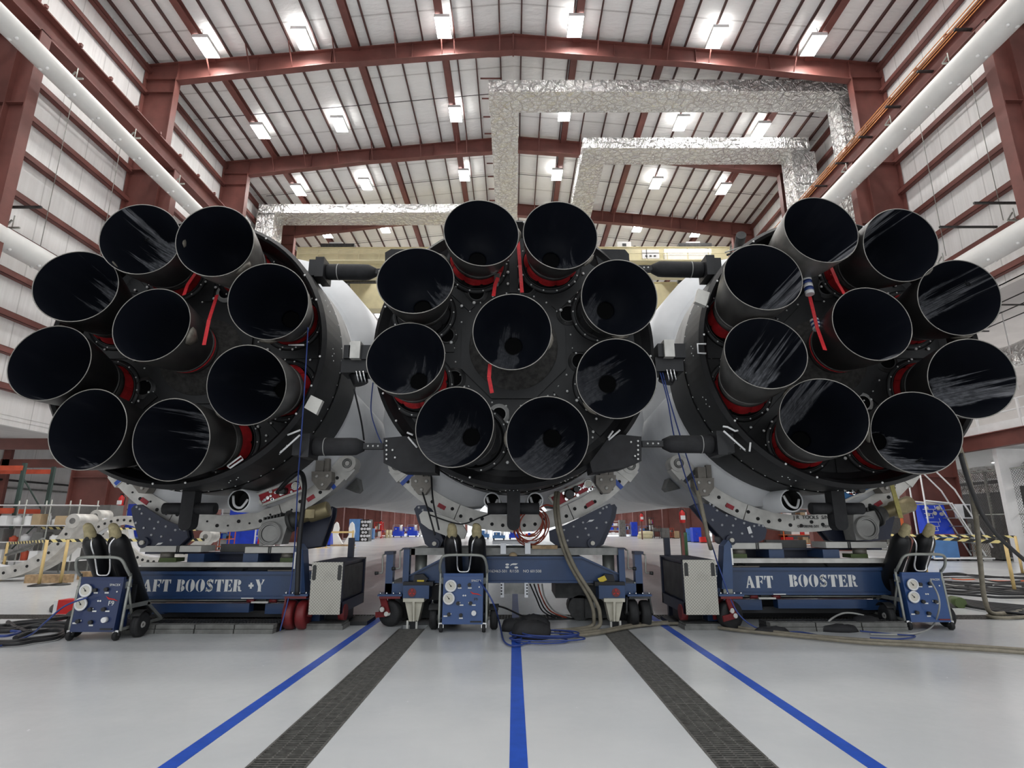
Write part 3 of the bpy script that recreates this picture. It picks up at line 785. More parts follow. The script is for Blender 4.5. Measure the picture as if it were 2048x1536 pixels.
# hand-written numerals on the smears of three nozzles
def numeral(rk, body, px, py, size, tilt):
    d = ray(px, py); best = None
    for nz in [q for q in rk.children if q.name.startswith('engine_nozzle')]:
        I = world(nz).inverted(); t = 5.5
        while t < 8.2:
            q = I @ (Vector((0, 0, CH)) + d * t)
            if 0 < q.y < .6 and .5 > hypot(q.x, q.z) > NR - .012 - .06 * q.y - .22 * q.y * q.y:
                if best is None or t < best[0]: best = (t, nz, q)
                break
            t += .004
    if best is None: return
    t, nz, q = best; n = Vector((-q.x, -.18 * hypot(q.x, q.z), -q.z)).normalized()
    v = (I @ Vector((0, 0, 1)) - I @ Vector((0, 0, 0))); up = Vector((sin(tilt), 0, cos(tilt))); up = (up - n * up.dot(n)).normalized(); rt = up.cross(n)
    o = text(body, size, (0, 0, 0), 'gauge_black', 'numeral', nz); p = q + n * .012
    o.matrix_basis = Matrix(((rt.x, up.x, n.x, p.x), (rt.y, up.y, n.y, p.y), (rt.z, up.z, n.z, p.z), (0, 0, 0, 1)))
numeral(boo_r, '8', 1839, 922, .13, 1.2); numeral(boo_r, '6', 1936, 566, .13, -.3); numeral(boo_l, '8', 293, 478, .09, .3)
# base brackets on the core that take the lower and upper struts
for sg in (-1, 1):
    X = lambda px: pY(px, 900, 6.95).x
    poly = [(767, 876), (812, 872), (835, 880), (870, 925), (870, 945), (800, 943), (767, 926)]
    if sg > 0: poly = [(1283, 873), (1240, 869), (1215, 878), (1180, 925), (1185, 945), (1250, 935), (1283, 922)]
    m = MB(); m.pprism(poly, 6.98, 7.45); bx = m.build('strut_bracket', 'black_fabric', core)
    xs_ = 768 if sg < 0 else 1281
    bolts(bx, [(xs_ + (5 if sg < 0 else -5), 882 + q * 9) for q in range(5)] + list(((785, 900), (790, 915)) if sg < 0 else ((1262, 884), (1270, 912))), 6.97, .014)
    poly = [(1190, 505), (1200, 498), (1250, 499), (1258, 508), (1260, 540), (1200, 540)] if sg > 0 else [(770, 505), (782, 498), (840, 499), (850, 508), (850, 545), (770, 545)]
    m = MB(); m.pprism(poly, 7.1, 7.6); m.build('strut_bracket', 'black_fabric', core)
# thin white trim tubes on the faces
def facetube(rk, pts, Y=7.02, r=.012, mt='white_paint', name='edge_trim'):
    return MB().tube([pY(a, b, Y) for a, b in pts], r, 6).build(name, mt, rk)
facetube(boo_r, [(1412, 688), (1395, 688), (1396, 706), (1412, 707)]); facetube(boo_r, [(1446, 853), (1455, 854), (1470, 862), (1476, 861)]); facetube(boo_r, [(1447, 862), (1490, 900)]); facetube(boo_r, [(1501, 885), (1499, 903)])
facetube(boo_l, [(575, 870), (601, 860)]); facetube(boo_l, [(560, 906), (600, 870)]); facetube(boo_l, [(455, 932), (482, 912), (486, 918), (460, 936), (455, 932)]); facetube(boo_l, [(577, 690), (608, 690)])
facetube(core, [(814, 865), (826, 870)], 6.95); facetube(core, [(816, 874), (834, 895)], 6.95); facetube(core, [(1216, 876), (1226, 862)], 6.95); facetube(core, [(1217, 880), (1240, 860)], 6.95)
for rk, q in ((boo_l, [(606, 800), (640, 800), (648, 806), (633, 828), (600, 815)]), (boo_r, [(1397, 577), (1420, 585), (1412, 612), (1390, 603)])):
    m = MB(); m.pprism([(622, 790), (645, 801), (632, 829), (608, 815)] if rk is boo_l else q, 6.93, 7.0); m.build('access_cover', 'plate_cream', rk)

# ---- struts joining the stages (each its own thing)
def strut(pts, r, label, dark_end, Y=7.3):
    (xa, ya), (xb, yb) = pts
    a, b = pY(xa, ya, Y), pY(xb, yb, Y); d = (b - a)
    o = thing('attachment_strut', label, 'strut', (a + b) / 2)
    m = MB(); L_ = d.length
    m.lathe([(r * .55, 0), (r * .96, .10), (r, .16), (r, L_ - .02), (r * .9, L_)], a, d, 24, 0, True); m.build('padded_sleeve', 'black_fabric', o)
    u = d.normalized()
    m = MB(); m.lathe([(r + .004, L_ * .76), (r + .004, L_ * .775)], a, d, 24, 0, True); m.build('white_seam', 'band_grey', o)
    m = MB(); e = pY(*dark_end, Y); m.bar(a + u * .02, e, .10, .075); rod = m.build('end_link', 'black_paint', o)
    bolts(rod, [tuple(a + (e - a) * (.25 + .25 * k) + Vector((0, -.05, 0))) for k in range(3)], 0, .014)
    m = MB(); m.cbox(b + u * .06, (.12, .36, r * 2.6)); m.cbox(b + u * .16, (.12, .3, r * 2.1)); m.build('clevis', 'black_paint', o)
    return o
strut(((728, 893), (628, 894)), .115, 'lower black padded strut between the left booster and the core', (768, 893))
strut(((1325, 888), (1425, 889)), .115, 'lower black padded strut between the core and the right booster', (1283, 888))
strut(((752, 545), (655, 544)), .115, 'upper black padded strut between the left booster and the core', (785, 545), 7.55)
strut(((1303, 538), (1405, 540)), .115, 'upper black padded strut between the core and the right booster', (1270, 538), 7.55)
for sg, lab in ((-1, 'left'), (1, 'right')):
    cx = 712 if sg < 0 else 1341; dy = 0 if sg < 0 else -3
    o = thing('latch_clamp', 'black mid-height latch clamp with a bare metal post joining the core and the %s booster' % lab, 'clamp', pY(cx, 720, 7.3))
    m = MB(); m.pbox(cx - 12, 682 + dy, cx + 8, 716 + dy, 7.15, 7.4); m.pbox(cx - 14, 684 + dy, cx - 9, 714 + dy, 7.2, 7.45); m.build('bare_post', 'ring_metal', o)
    m = MB(); m.pbox(cx - 25, 690 + dy, cx - 12, 716 + dy, 7.2, 7.5); m.pbox(cx + 8, 690 + dy, cx + 30, 718 + dy, 7.2, 7.5); m.pbox(cx - 30, 717 + dy, cx + 26, 745 + dy, 7.25, 7.6); m.cyl(pY(cx + 3 * -sg, 745 + dy, 7.4), pY(cx + 10 * -sg, 768 + dy, 7.4), .12, .10, 14); m.build('clamp_body', 'black_paint', o)
    m = MB()
    for k in range(3): m.tube([pY(cx - 4 * sg + k * 7 - 4, 742 + dy, 7.22), pY(cx - 4 * sg + k * 7 + 2, 765 + dy, 7.26)], .014, 6)
    m.build('chrome_rods', 'chrome', o)
# red web straps
def strap(pts, label, Y=6.75, w_=.045, ymid=None):
    P = [pY(a, b, c if c else Y) for a, b, c in pts]; m = MB()
    for a, b in zip(P, P[1:]): m.bar(a, b, w_, .006, up=(0, 1, 0))
    return tag(m.build('ratchet_strap', 'red_strap'), label, 'strap')
strap([(434, 590, 6.9), (418, 640, 6.6), (408, 690, 6.55)], 'red strap hanging beside the centre bell of the left booster')
strap([(392, 545, 6.9), (375, 570, 6.75), (368, 590, 6.6)], 'short red strap knotted above the centre bell of the left booster')
o = strap([(1000, 545, 6.95), (990, 570, 6.8), (987, 592, 6.6)], 'red ratchet strap with a metal buckle above the centre bell of the core')
bk = MB(); bk.cbox(pY(994, 556, 6.9), (.075, .03, .12)); bk.cbox(pY(992, 570, 6.85), (.06, .03, .05)); bk.build('buckle', 'chrome', o)
strap([(1035, 470, 7.0), (1040, 530, 6.95), (1044, 585, 6.75)], 'long narrow red strap behind the two top bells of the core')
strap([(980, 728, 6.55), (978, 755, 6.55), (984, 786, 6.6)], 'loose red strap tail hanging under the centre bell of the core')
strap([(1660, 530, 6.95), (1675, 565, 6.85), (1690, 590, 6.6)], 'straight red strap right of the padded strap on the right booster')
o = strap([(1615, 575, 6.95), (1626, 620, 6.85), (1634, 655, 6.7), (1650, 700, 6.5)], 'red strap with blue and white padding on the right booster')
for q, (a, b, L_) in enumerate(((1614, 555, 34), (1629, 640, 18))):
    m = MB(); p0, p1 = pY(a - 1, b, 6.88), pY(a + 6, b + L_, 6.84); d = p1 - p0
    for k in range(5): m.lathe([(.055, d.length * k / 5), (.055, d.length * (k + 1) / 5)], p0, d, 12, k % 2, True)
    m.build('sleeve', ['white_paint', 'blue_cable'], o)

# ================================================================== DUCTS, CRANE
def fabric_duct(x, z, r, label, y0=-8, y1=58, hang=True):
    o = thing('fabric_air_duct', label, 'air duct', (x, 20, z - r), 0, 'white air ducts along the walls')
    m = MB(); n = 20; k = int((y1 - y0) / 3)
    for i in range(k + 1):
        pass
    m.lathe([(r * .05, 0)] + [q for i in range(k) for q in ((r, 3 * i + .01), (r * 1.004, 3 * i + 1.5), (r, 3 * i + 2.95), (r * .985, 3 * i + 2.98))] + [(r * .05, 3 * k)], (x, y0, z), (0, 1, 0), 28)
    m.build('duct_tube', 'duct_white', o)
    s_ = -1 if x < 0 else 1
    for i in range(30):
        y = 9.4 + i * 1.15
        for a in ((-100 if x < 0 else -80), (-62 if x < 0 else -118)):
            c_ = Vector((cos(radians(a)), 0, sin(radians(a))))
            if i < 28: MB().dome(Vector((x, y, z)) + c_ * (r - .004), c_, .062, .05, 8).build('nozzle', 'stand_white', o)
    for i in range(8):
        y = 10.2 + i * 3.1
        MB().tube([(x, y, z + r), (x, y, z + r + .55)], .02, 5).build('hanger', 'galvanised', o)
        m = MB(); m.bar((x - .25, y, z + r + .12), (x + .25, y, z + r + .12), .05, .05); m.bar((x - .25, y, z + r + .12), (x - .05, y, z + r + .4), .04, .04); m.build('hanger_bracket', 'galvanised', o)
fabric_duct(-15.0, 15.72, .327, 'upper white fabric air duct along the left wall, under the crane girder')
fabric_duct(15.0, 16.19, .41, 'upper white fabric air duct along the right wall, below the copper bars')
fabric_duct(-16.0, 10.03, .366, 'lower white fabric air duct at the left, vanishing behind the left booster')
fabric_duct(16.0, 10.23, .384, 'lower white fabric air duct at the right, vanishing behind the right booster')

def quilted(m, x0, x1, y0, y1, z0, z1, nx=1, ny=1, nz=1, seedv=0):
    """foil-wrapped box duct, faces subdivided and slightly puckered between the straps"""
    rnd = random.Random(seedv)
    def face(o, u, v, nu, nv, nrm):
        o, u, v, nrm = Vector(o), Vector(u), Vector(v), Vector(nrm); vs = []
        for j in range(nv + 1):
            for i in range(nu + 1):
                e = 0 if i in (0, nu) or j in (0, nv) else rnd.uniform(-.012, .035)
                vs.append(o + u * (i / nu) + v * (j / nv) + nrm * e)
        m.add(vs, [(j * (nu + 1) + i, j * (nu + 1) + i + 1, (j + 1) * (nu + 1) + i + 1, (j + 1) * (nu + 1) + i) for j in range(nv) for i in range(nu)], 0, True)
    X, Y_, Z = x1 - x0, y1 - y0, z1 - z0
    face((x0, y0, z0), (X, 0, 0), (0, 0, Z), nx, nz, (0, -1, 0)); face((x1, y1, z0), (-X, 0, 0), (0, 0, Z), nx, nz, (0, 1, 0))
    face((x0, y1, z0), (X, 0, 0), (0, -Y_, 0), nx, ny, (0, 0, -1)); face((x0, y0, z1), (X, 0, 0), (0, Y_, 0), nx, ny, (0, 0, 1))
    face((x0, y1, z0), (0, -Y_, 0), (0, 0, Z), ny, nz, (-1, 0, 0)); face((x1, y0, z0), (0, Y_, 0), (0, 0, Z), ny, nz, (1, 0, 0))
    return m
def foil_duct(label, parts):
    o = thing('foil_duct', label, 'duct', ((parts[0][1] + parts[0][2]) / 2, parts[0][3], parts[0][5]), 0, 'foil-wrapped ducts under the roof')
    for i, (nm, *b) in enumerate(parts):
        d = (b[1] - b[0], b[3] - b[2], b[5] - b[4])
        n = [max(3, min(90, int(q / .32))) for q in d]
        quilted(MB(), *b, n[0], n[1], n[2], i).build(nm, 'foil', o)
foil_duct('largest foil-wrapped duct under the roof, from the right wall to mid-hall', [('cross_run', -1.25, 17.0, 24.2, 25.7, 22.4, 23.1), ('long_run', -1.22, .27, 25.72, 58, 22.42, 23.08), ('riser', 16.5, 17.6, 24.6, 25.66, 13, 22.38)])
foil_duct('second foil-wrapped duct at the right, below and behind the largest', [('cross_run', 4.0, 16.9, 28.3, 29.85, 22.17, 22.85), ('long_run', 3.95, 5.4, 29.87, 58, 22.19, 22.83), ('riser', 15.95, 17.3, 28.6, 29.8, 13, 22.15)])
foil_duct('third foil-wrapped duct, at the left above the crane', [('cross_run', -17.5, -1.5, 35.0, 36.7, 22.07, 22.72), ('riser', -17.6, -16.4, 35.1, 36.6, 12, 22.05)])

cr = thing('bridge_crane', 'pale yellow double-girder bridge crane spanning the hangar behind the rockets', 'crane', (0, 40, 18.4))
for Y0, z0, z1 in ((37.6, 18.72, 20.75), (43.4, 18.4, 20.6)):
    m = MB(); m.box(-15.6, 15.6, Y0, Y0 + .05, z0, z1); m.box(-15.6, 15.6, Y0 + .85, Y0 + .9, z0, z1); m.box(-15.6, 15.6, Y0 - .08, Y0 + .98, z0 - .05, z0); m.box(-15.6, 15.6, Y0 - .08, Y0 + .98, z1, z1 + .05)
    m.build('girder', 'crane_yellow', cr)
m = MB()
for z in (20.0, 20.35): m.box(-15.4, 15.4, 37.0, 37.05, z, z + .05)
for k in range(22): m.box(-15.4 + k * 1.46, -15.35 + k * 1.46, 37.0, 37.05, 19.5, 20.4)
m.box(-15.4, 15.4, 36.9, 37.6, 19.42, 19.5); m.build('walkway_rail', 'crane_yellow', cr)
for sg in (-1, 1): MB().box(sg * 16.1 - .25, sg * 16.1 + .25, 36.5, 45.2, 18.85, 19.5).build('end_truck', 'crane_yellow', cr)
for px, a in ((672, 494), (1248, 489), (1386, 489)):
    p = pY(px, a + 12, 38.0); m = MB(); m.box(p.x - .5, p.x + .5, 37.8, 38.4, 20.8, 21.35); bx = m.build('control_box', 'white_paint', cr)
    m = MB(); m.box(p.x - .14, p.x + .14, 37.78, 37.8, 20.98, 21.2); m.build('box_label', 'dark_steel', bx)
    m = MB()
    for q in range(3): m.cyl((p.x + .8 + q * .35, 38.1, 20.8), (p.x + .8 + q * .35, 38.1, 21.1 - .05 * q), .14, n=10)
    m.build('motor', 'dark_steel', cr)
p = pY(1375, 515, 37.4); m = MB(); m.box(p.x - 1.7, p.x + 1.6, 37.1, 37.5, 19.5, 20.4); m.build('light_cabinet', 'white_paint', cr)
m = MB(); m.box(p.x - 1.7, p.x + 1.6, 37.06, 37.09, 20.05, 20.35); m.build('cabinet_light', 'crane_lamp', cr)
p = pY(1300, 520, 37.3); m = MB(); m.box(p.x - .6, p.x + .6, 37.0, 37.2, 19.6, 20.3); sw = m.build('switch_panel', 'white_paint', cr)
for k in range(3): MB().box(p.x - .4 + k * .3, p.x - .25 + k * .3, 36.97, 37.0, 19.75, 19.85).build('switch', 'dark_steel', sw)
# hooks and wheels of the trolley, left and right
for px, sg in ((690, -1), (1375, 1)):
    p = pY(px, 580, 40); m = MB(); m.cyl((p.x - .3, 40, p.z + .2), (p.x + .3, 40, p.z + .2), .35, n=14); m.cbox((p.x, 40, p.z - .3), (.5, .4, .7)); m.box(p.x - .08, p.x + .08, 39.9, 40.1, p.z - 1.1, p.z - .6); m.cbox((p.x + .8, 40, p.z + .7), (3., .3, .25)); m.tube([(p.x, 40, p.z + .2), (p.x, 40, 20.8)], .05, 6)
    m.cbox((p.x, 40.4, 20.95), (2.4, 5.8, .25))
    m.build('hook_block', 'dark_steel', cr)

# ================================================================== CRADLES
def bolts_on(m, pts, Y, r=.014, mi=0):
    for a, b in pts: m.dome(pY(a, b, Y), (0, -1, 0), r, .010, 6, mi)
def cradle(key, cx, label):
    o = thing('ring_cradle', label, 'cradle', (cx, 8.7, 1.2))
    R0, R1 = 2.12, 2.36
    segs = {'L': ((222.5, 250), (250.3, 292), (292.3, 321)), 'C': ((220, 248), (248.3, 292), (292.3, 320)), 'R': ((219, 248), (248.3, 290), (290.3, 317.5))}[key]
    for a0, a1 in segs:
        MB().arc(cx, AX, R0, R1, a0, a1, 8.6, 8.85, 14).build('ring_segment', 'ring_metal', o)
    m = MB()
    for a in range(int(segs[0][0]) + 6, int(segs[-1][1]) - 4, 4):
        rr = (R0 + R1) / 2 + (.03 if a % 3 else -.02); q = radians(a); p = Vector((cx + rr * cos(q), 8.592, AX + rr * sin(q)))
        m.cyl(p, p + Vector((0, .01, 0)), .026 if a % 8 else .015, n=10)
    tag(m.build('drilled_holes', 'pit_dark', o), None, None, None, 'stuff')
    for a, s_ in ((segs[0][0], -1), (segs[-1][1], 1)):
        q = radians(a); c = Vector((cx + 2.24 * cos(q), 8.56, AX + 2.24 * sin(q)))
        t_ = Vector((-sin(q), 0, cos(q))) * s_
        m = MB(); m.cyl(c + t_ * .06, c + t_ * .06 + Vector((0, .3, 0)), .125, n=20); m.bar(c + Vector((0, .15, 0)) - t_ * .14, c + Vector((0, .15, 0)) + t_ * .06, .30, .25, up=(0, 1, 0))
        lug = m.build('end_lug', 'ring_metal', o)
        m = MB(); m.torus(c + t_ * .06 + Vector((0, -.004, 0)), (0, 1, 0), .055, .02, 18, 6); m.build('lug_bushing', 'grey_steel', lug)
    # brown clamp blocks with a grey wedge up to the rocket
    for px, py, s_ in {'L': ((283, 962, -1), (643, 955, 1)), 'C': ((842, 965, -1), (1212, 962, 1)), 'R': ((1408, 968, -1), (1772, 962, 1))}[key]:
        m = MB(); m.pprism([(px - 20, py - 12), (px + 20, py - 12), (px + 20, py + 8), (px + 8, py + 24), (px - 6, py + 24), (px - 20, py + 6)], 8.42, 8.6)
        bb = m.build('clamp_block', 'block_brown', o)
        bolts(bb, ((px - 10, py - 3), (px + 11, py - 3), (px + 1, py + 14)), 8.41, .028, 'ring_metal')
        m = MB(); m.pbox(px - 12, py - 34, px + 4, py - 12, 8.45, 8.75); m.pbox(px + 5, py - 38, px + 15, py - 12, 8.5, 8.75); m.build('wedge_post', 'block_brown', o)
    for a, mt in ((225, 'line_blue'), (313, 'line_blue')) if key != 'R' else ((224, 'dark_steel'),):
        q = radians(a); c = Vector((cx + 2.24 * cos(q), 8.59, AX + 2.24 * sin(q)))
        MB().bar(c - Vector((cos(q), 0, sin(q))) * .125, c + Vector((cos(q), 0, sin(q))) * .125, .06, .012, up=(0, 1, 0)).build('tape_band', mt, o)
    for a in ((238, 304) if key == 'L' else (242, 300)):
        q = radians(a); c = Vector((cx + 2.26 * cos(q), 8.592, AX + 2.26 * sin(q))); t_ = Vector((-sin(q), 0, cos(q)))
        MB().bar(c - t_ * .06, c + t_ * .06, .06, .012, up=(0, 1, 0)).build('red_tag', 'red_panel', o)
    return o
cl = cradle('L', -4.27, 'pale metal ring cradle under the left booster')
cc = cradle('C', 0, 'pale metal ring cradle under the core, carrying the red cable coil')
crr = cradle('R', 4.25, 'pale metal ring cradle under the right booster with black part numbers')
p = pY(1632, 1035, 8.59); text('J R  TOOLS  S/N 805', .075, p, 'gauge_black', 'part_number', crr)
p = pY(1632, 1053, 8.59); text('00108098-501   ASY RL', .055, p, 'gauge_black', 'part_number', crr)
# navy roller plates
def roller(o, pts, Y, bts, wheel=None, mtn='navy'):
    m = MB(); m.pprism(pts, Y, Y + .05); pl = m.build('roller_plate', mtn, o)
    bolts(pl, bts, Y - .001, .021, 'bolt_grey')
    m = MB(); dx = 9
    m.pprism([(a + (dx if o is not crr else -dx), c + 1) for a, c in pts], Y + .42, Y + .47); m.build('roller_plate', mtn, o)
    if wheel:
        a, c, r = wheel; q = pY(a, c, Y)
        m = MB(); m.cyl(q + Vector((0, -.05, 0)), q + Vector((0, .45, 0)), r, n=24); wl = m.build('roller', 'navy', o)
        m = MB(); m.cyl(q + Vector((0, -.09, 0)), q + Vector((0, -.04, 0)), r * .42, n=16); m.build('axle_cap', 'dial_face', wl)
    return pl
pl_l = roller(cl, [(262, 1018), (268, 1010), (282, 1009), (330, 1040), (372, 1057), (376, 1075), (358, 1092), (290, 1095), (280, 1088), (266, 1040)], 8.4,
       [(274, 1014), (280, 1018), (284, 1027), (300, 1038), (317, 1044), (332, 1053), (351, 1060), (361, 1058), (369, 1060), (272, 1046), (288, 1056), (309, 1057), (303, 1070), (323, 1073), (342, 1080)], (290, 1085, .075))
roller(cc, [(828, 1018), (834, 1011), (850, 1010), (862, 1030), (886, 1080), (880, 1094), (862, 1097), (850, 1088)], 8.4, [(838, 1015), (846, 1020)], (870, 1087, .07))
pl_c = roller(cc, [(1098, 1062), (1130, 1050), (1212, 1010), (1220, 1007), (1225, 1014), (1222, 1034), (1198, 1088), (1186, 1095), (1115, 1093), (1100, 1082)], 8.4,
       [(1128, 1060), (1147, 1053), (1166, 1045), (1200, 1026), (1206, 1017), (1213, 1014), (1212, 1045), (1171, 1057), (1155, 1074), (1135, 1081), (1177, 1070), (1193, 1056)], (1184, 1086, .07))
roller(crr, [(1388, 1012), (1400, 1006), (1420, 1009), (1446, 1026), (1500, 1044), (1527, 1050), (1534, 1060), (1530, 1078), (1512, 1087), (1455, 1089), (1446, 1078), (1412, 1040)], 8.4,
       [(1420, 1008), (1427, 1012), (1434, 1021), (1453, 1031), (1471, 1038), (1488, 1046), (1508, 1052), (1518, 1050), (1526, 1052), (1425, 1040), (1444, 1050), (1466, 1051), (1462, 1065), (1484, 1067), (1504, 1073)], (1460, 1080, .07))
o = MB().pprism([(1494, 1055), (1500, 1052), (1505, 1066), (1498, 1068)], 8.385, 8.39).build('maker_plate', 'white_paint', crr)
roller(cl, [(600, 1070), (600, 1028), (640, 1016), (655, 1012), (664, 1016), (662, 1034), (642, 1092), (600, 1098)], 8.75, [(622, 1020), (652, 1018)])
roller(crr, [(1640, 1056), (1760, 1014), (1782, 1010), (1792, 1022), (1780, 1078), (1690, 1090), (1660, 1080)], 8.75, [(1770, 1018), (1682, 1050)])
for a, b, oo in ((318, 1089, cl), (1181, 1043, cc)):     # small white swoosh emblem
    m = MB(); m.pprism([(a - 8, b + 3), (a - 2, b - 3), (a + 8, b - 4), (a + 3, b), (a - 5, b + 1)], 8.392, 8.398); m.build('emblem', 'white_paint', oo)
# white belt guard at the core's left roller
m = MB(); P_ = [(838, 1030), (846, 1022), (864, 1024), (905, 1038), (925, 1050), (933, 1064), (928, 1078), (912, 1080), (858, 1058), (842, 1046)]
m.pprism(P_, 8.2, 8.36); m.build('belt_guard', 'plate_cream', cc)
# gear motors
def gearmotor(o, cxp, cyp, flip, Y=8.3):
    s_ = -1 if flip else 1
    c = pY(cxp, cyp, Y)
    m = MB(); m.prism([(c.x - .15 * s_, c.z - .17), (c.x + .16 * s_, c.z - .15), (c.x + .22 * s_, c.z + .10), (c.x + .17 * s_, c.z + .24), (c.x - .14 * s_, c.z + .18), (c.x - .17 * s_, c.z)][::s_], Y + .03, Y + .3)
    gb = m.build('gearbox', 'gear_grey', o)
    m = MB(); m.lathe([(.12, .0), (.165, .0), (.165, .08)], c + Vector((0, -.02, 0)), (0, 1, 0), 28); m.torus(c + Vector((0, -.02, 0)), (0, 1, 0), .15, .015, 28, 6); m.cyl(c + Vector((0, .0, 0)), c + Vector((0, .02, 0)), .115, n=28); m.build('bearing_cover', 'gear_grey', gb)
    MB().torus(c + Vector((0, -.004, 0)), (0, 1, 0), .122, .009, 28, 6).build('seal_ring', 'gear_dark', gb)
    a = c + Vector((.20 * s_, .12, .16)); d = Vector((s_, 0, .33)).normalized()
    m = MB(); m.cyl(a, a + d * .16, .13, .10, 18); m.cyl(a + d * .02, a + d * .06, .155, n=18); m.build('coupling', 'gear_dark', o)
    m = MB(); m.lathe([(.075, .15), (.085, .16), (.085, .30), (.11, .31), (.115, .33), (.115, .58), (.10, .60), (.06, .60)], a, d, 20, 0, True); m.cbox(a + d * .36 + Vector((0, -.1, .0)), (.13, .06, .12)); mo = m.build('motor', 'brass', o)
    m = MB()
    for k in range(6): m.cbox(c + Vector((-.13 * s_ + .045 * k * s_, .16, .20 + .012 * k)), (.02, .2, .05))
    m.build('cooling_fins', 'gear_dark', gb)
gearmotor(cl, 540, 1067, False); gearmotor(crr, 1733, 1056, False)

# access panels opened in the tail, red and blue
def tail_panel(label, quad, mt, Y, items):
    o = thing('service_panel', label, 'panel', pY(quad[0][0], quad[0][1], Y))
    m = MB(); m.pprism(quad, Y, Y + .04); m.build('panel_face', mt, o)
    m = MB(); n = len(quad)
    for i in range(n): m.bar(pY(*quad[i], Y + .01), pY(*quad[(i + 1) % n], Y + .01), .03, .07, up=(0, 1, 0))
    m.build('panel_frame', 'plate_cream', o)
    for kind, a, b, r in items:
        q = pY(a, b, Y)
        if kind == 'g':
            m = MB(); m.cyl(q + Vector((0, -.04, 0)), q, r, n=20); m.torus(q + Vector((0, -.04, 0)), (0, 1, 0), r, .008, 20, 5, 1); m.build('dial_gauge', ['dial_face', 'chrome'], o)
        elif kind == 'c':
            m = MB(); m.cyl(q + Vector((0, -.12, -.01)), q, r, r * 1.3, n=14); m.build('coupling', 'gauge_black', o)
        elif kind == 'r':
            m = MB(); m.torus(q + Vector((0, -.01, 0)), (0, 1, 0), r, .012, 18, 6); m.build('ring_fitting', 'red_cable', o)
        else:
            m = MB(); m.cyl(q + Vector((0, -.03, 0)), q, r, n=8); m.build('fitting', 'chrome', o)
rr_ = random.Random(3)
def fit(q, n):
    (x0, y0), (x1, y1), (x2, y2), (x3, y3) = q; L_ = []
    for _ in range(n):
        u, v = rr_.random() * .9 + .05, rr_.random() * .7 + .15
        L_.append(('f', x0 + (x1 - x0) * u + (x3 - x0) * v, y0 + (y1 - y0) * u + (y3 - y0) * v, .012 + .016 * rr_.random()))
    return L_
q = [(512, 990), (600, 958), (608, 980), (526, 1010)]
tail_panel('red service panel with gauge and fittings under the left booster', q, 'red_panel', 8.35, fit(q, 16) + [('r', 550, 992, .06), ('g', 593, 972, .055), ('c', 570, 982, .04)])
q = [(1098, 994), (1178, 958), (1190, 976), (1112, 1016)]
tail_panel('red service panel with round gauge under the core', q, 'red_panel', 8.35, fit(q, 18) + [('g', 1176, 968, .055), ('c', 1138, 988, .06), ('r', 1138, 988, .09), ('c', 1152, 978, .04)])
q = [(1668, 984), (1742, 955), (1756, 972), (1684, 1003)]
tail_panel('blue service panel with black coupling under the right booster', q, 'blue_panel', 8.35, fit(q, 18) + [('g', 1744, 958, .055), ('c', 1715, 979, .045), ('r', 1703, 980, .06)])

# ================================================================== STENCIL LETTERS
def stroke(pts, w_):
    out = []
    P = [Vector((a, 0, b)) for a, b in pts]
    for a, b in zip(P, P[1:]):
        d = (b - a).normalized(); n = Vector((-d.z, 0, d.x)) * (w_ / 2); e = d * .02
        out.append([(q.x, q.z) for q in (a - n - e, b - n + e, b + n + e, a + n - e)])
    return out
STEM = [(0, 1), (.44, 1), (.39, .94), (.39, .06), (.44, 0), (0, 0), (.06, .06), (.06, .94)]
def half(cx, cz, rx, rz, a0, a1, xin, n=10):
    P = [(cx + rx * cos(radians(a0 + (a1 - a0) * i / n)), cz + rz * sin(radians(a0 + (a1 - a0) * i / n))) for i in range(n + 1)]
    mid = [(xin + (rx * .22) * (1 if a0 < 90 else -1) * sin(pi * i / n), P[-1][1] + (P[0][1] - P[-1][1]) * i / n) for i in range(n + 1)]
    return P + mid[1:-1]
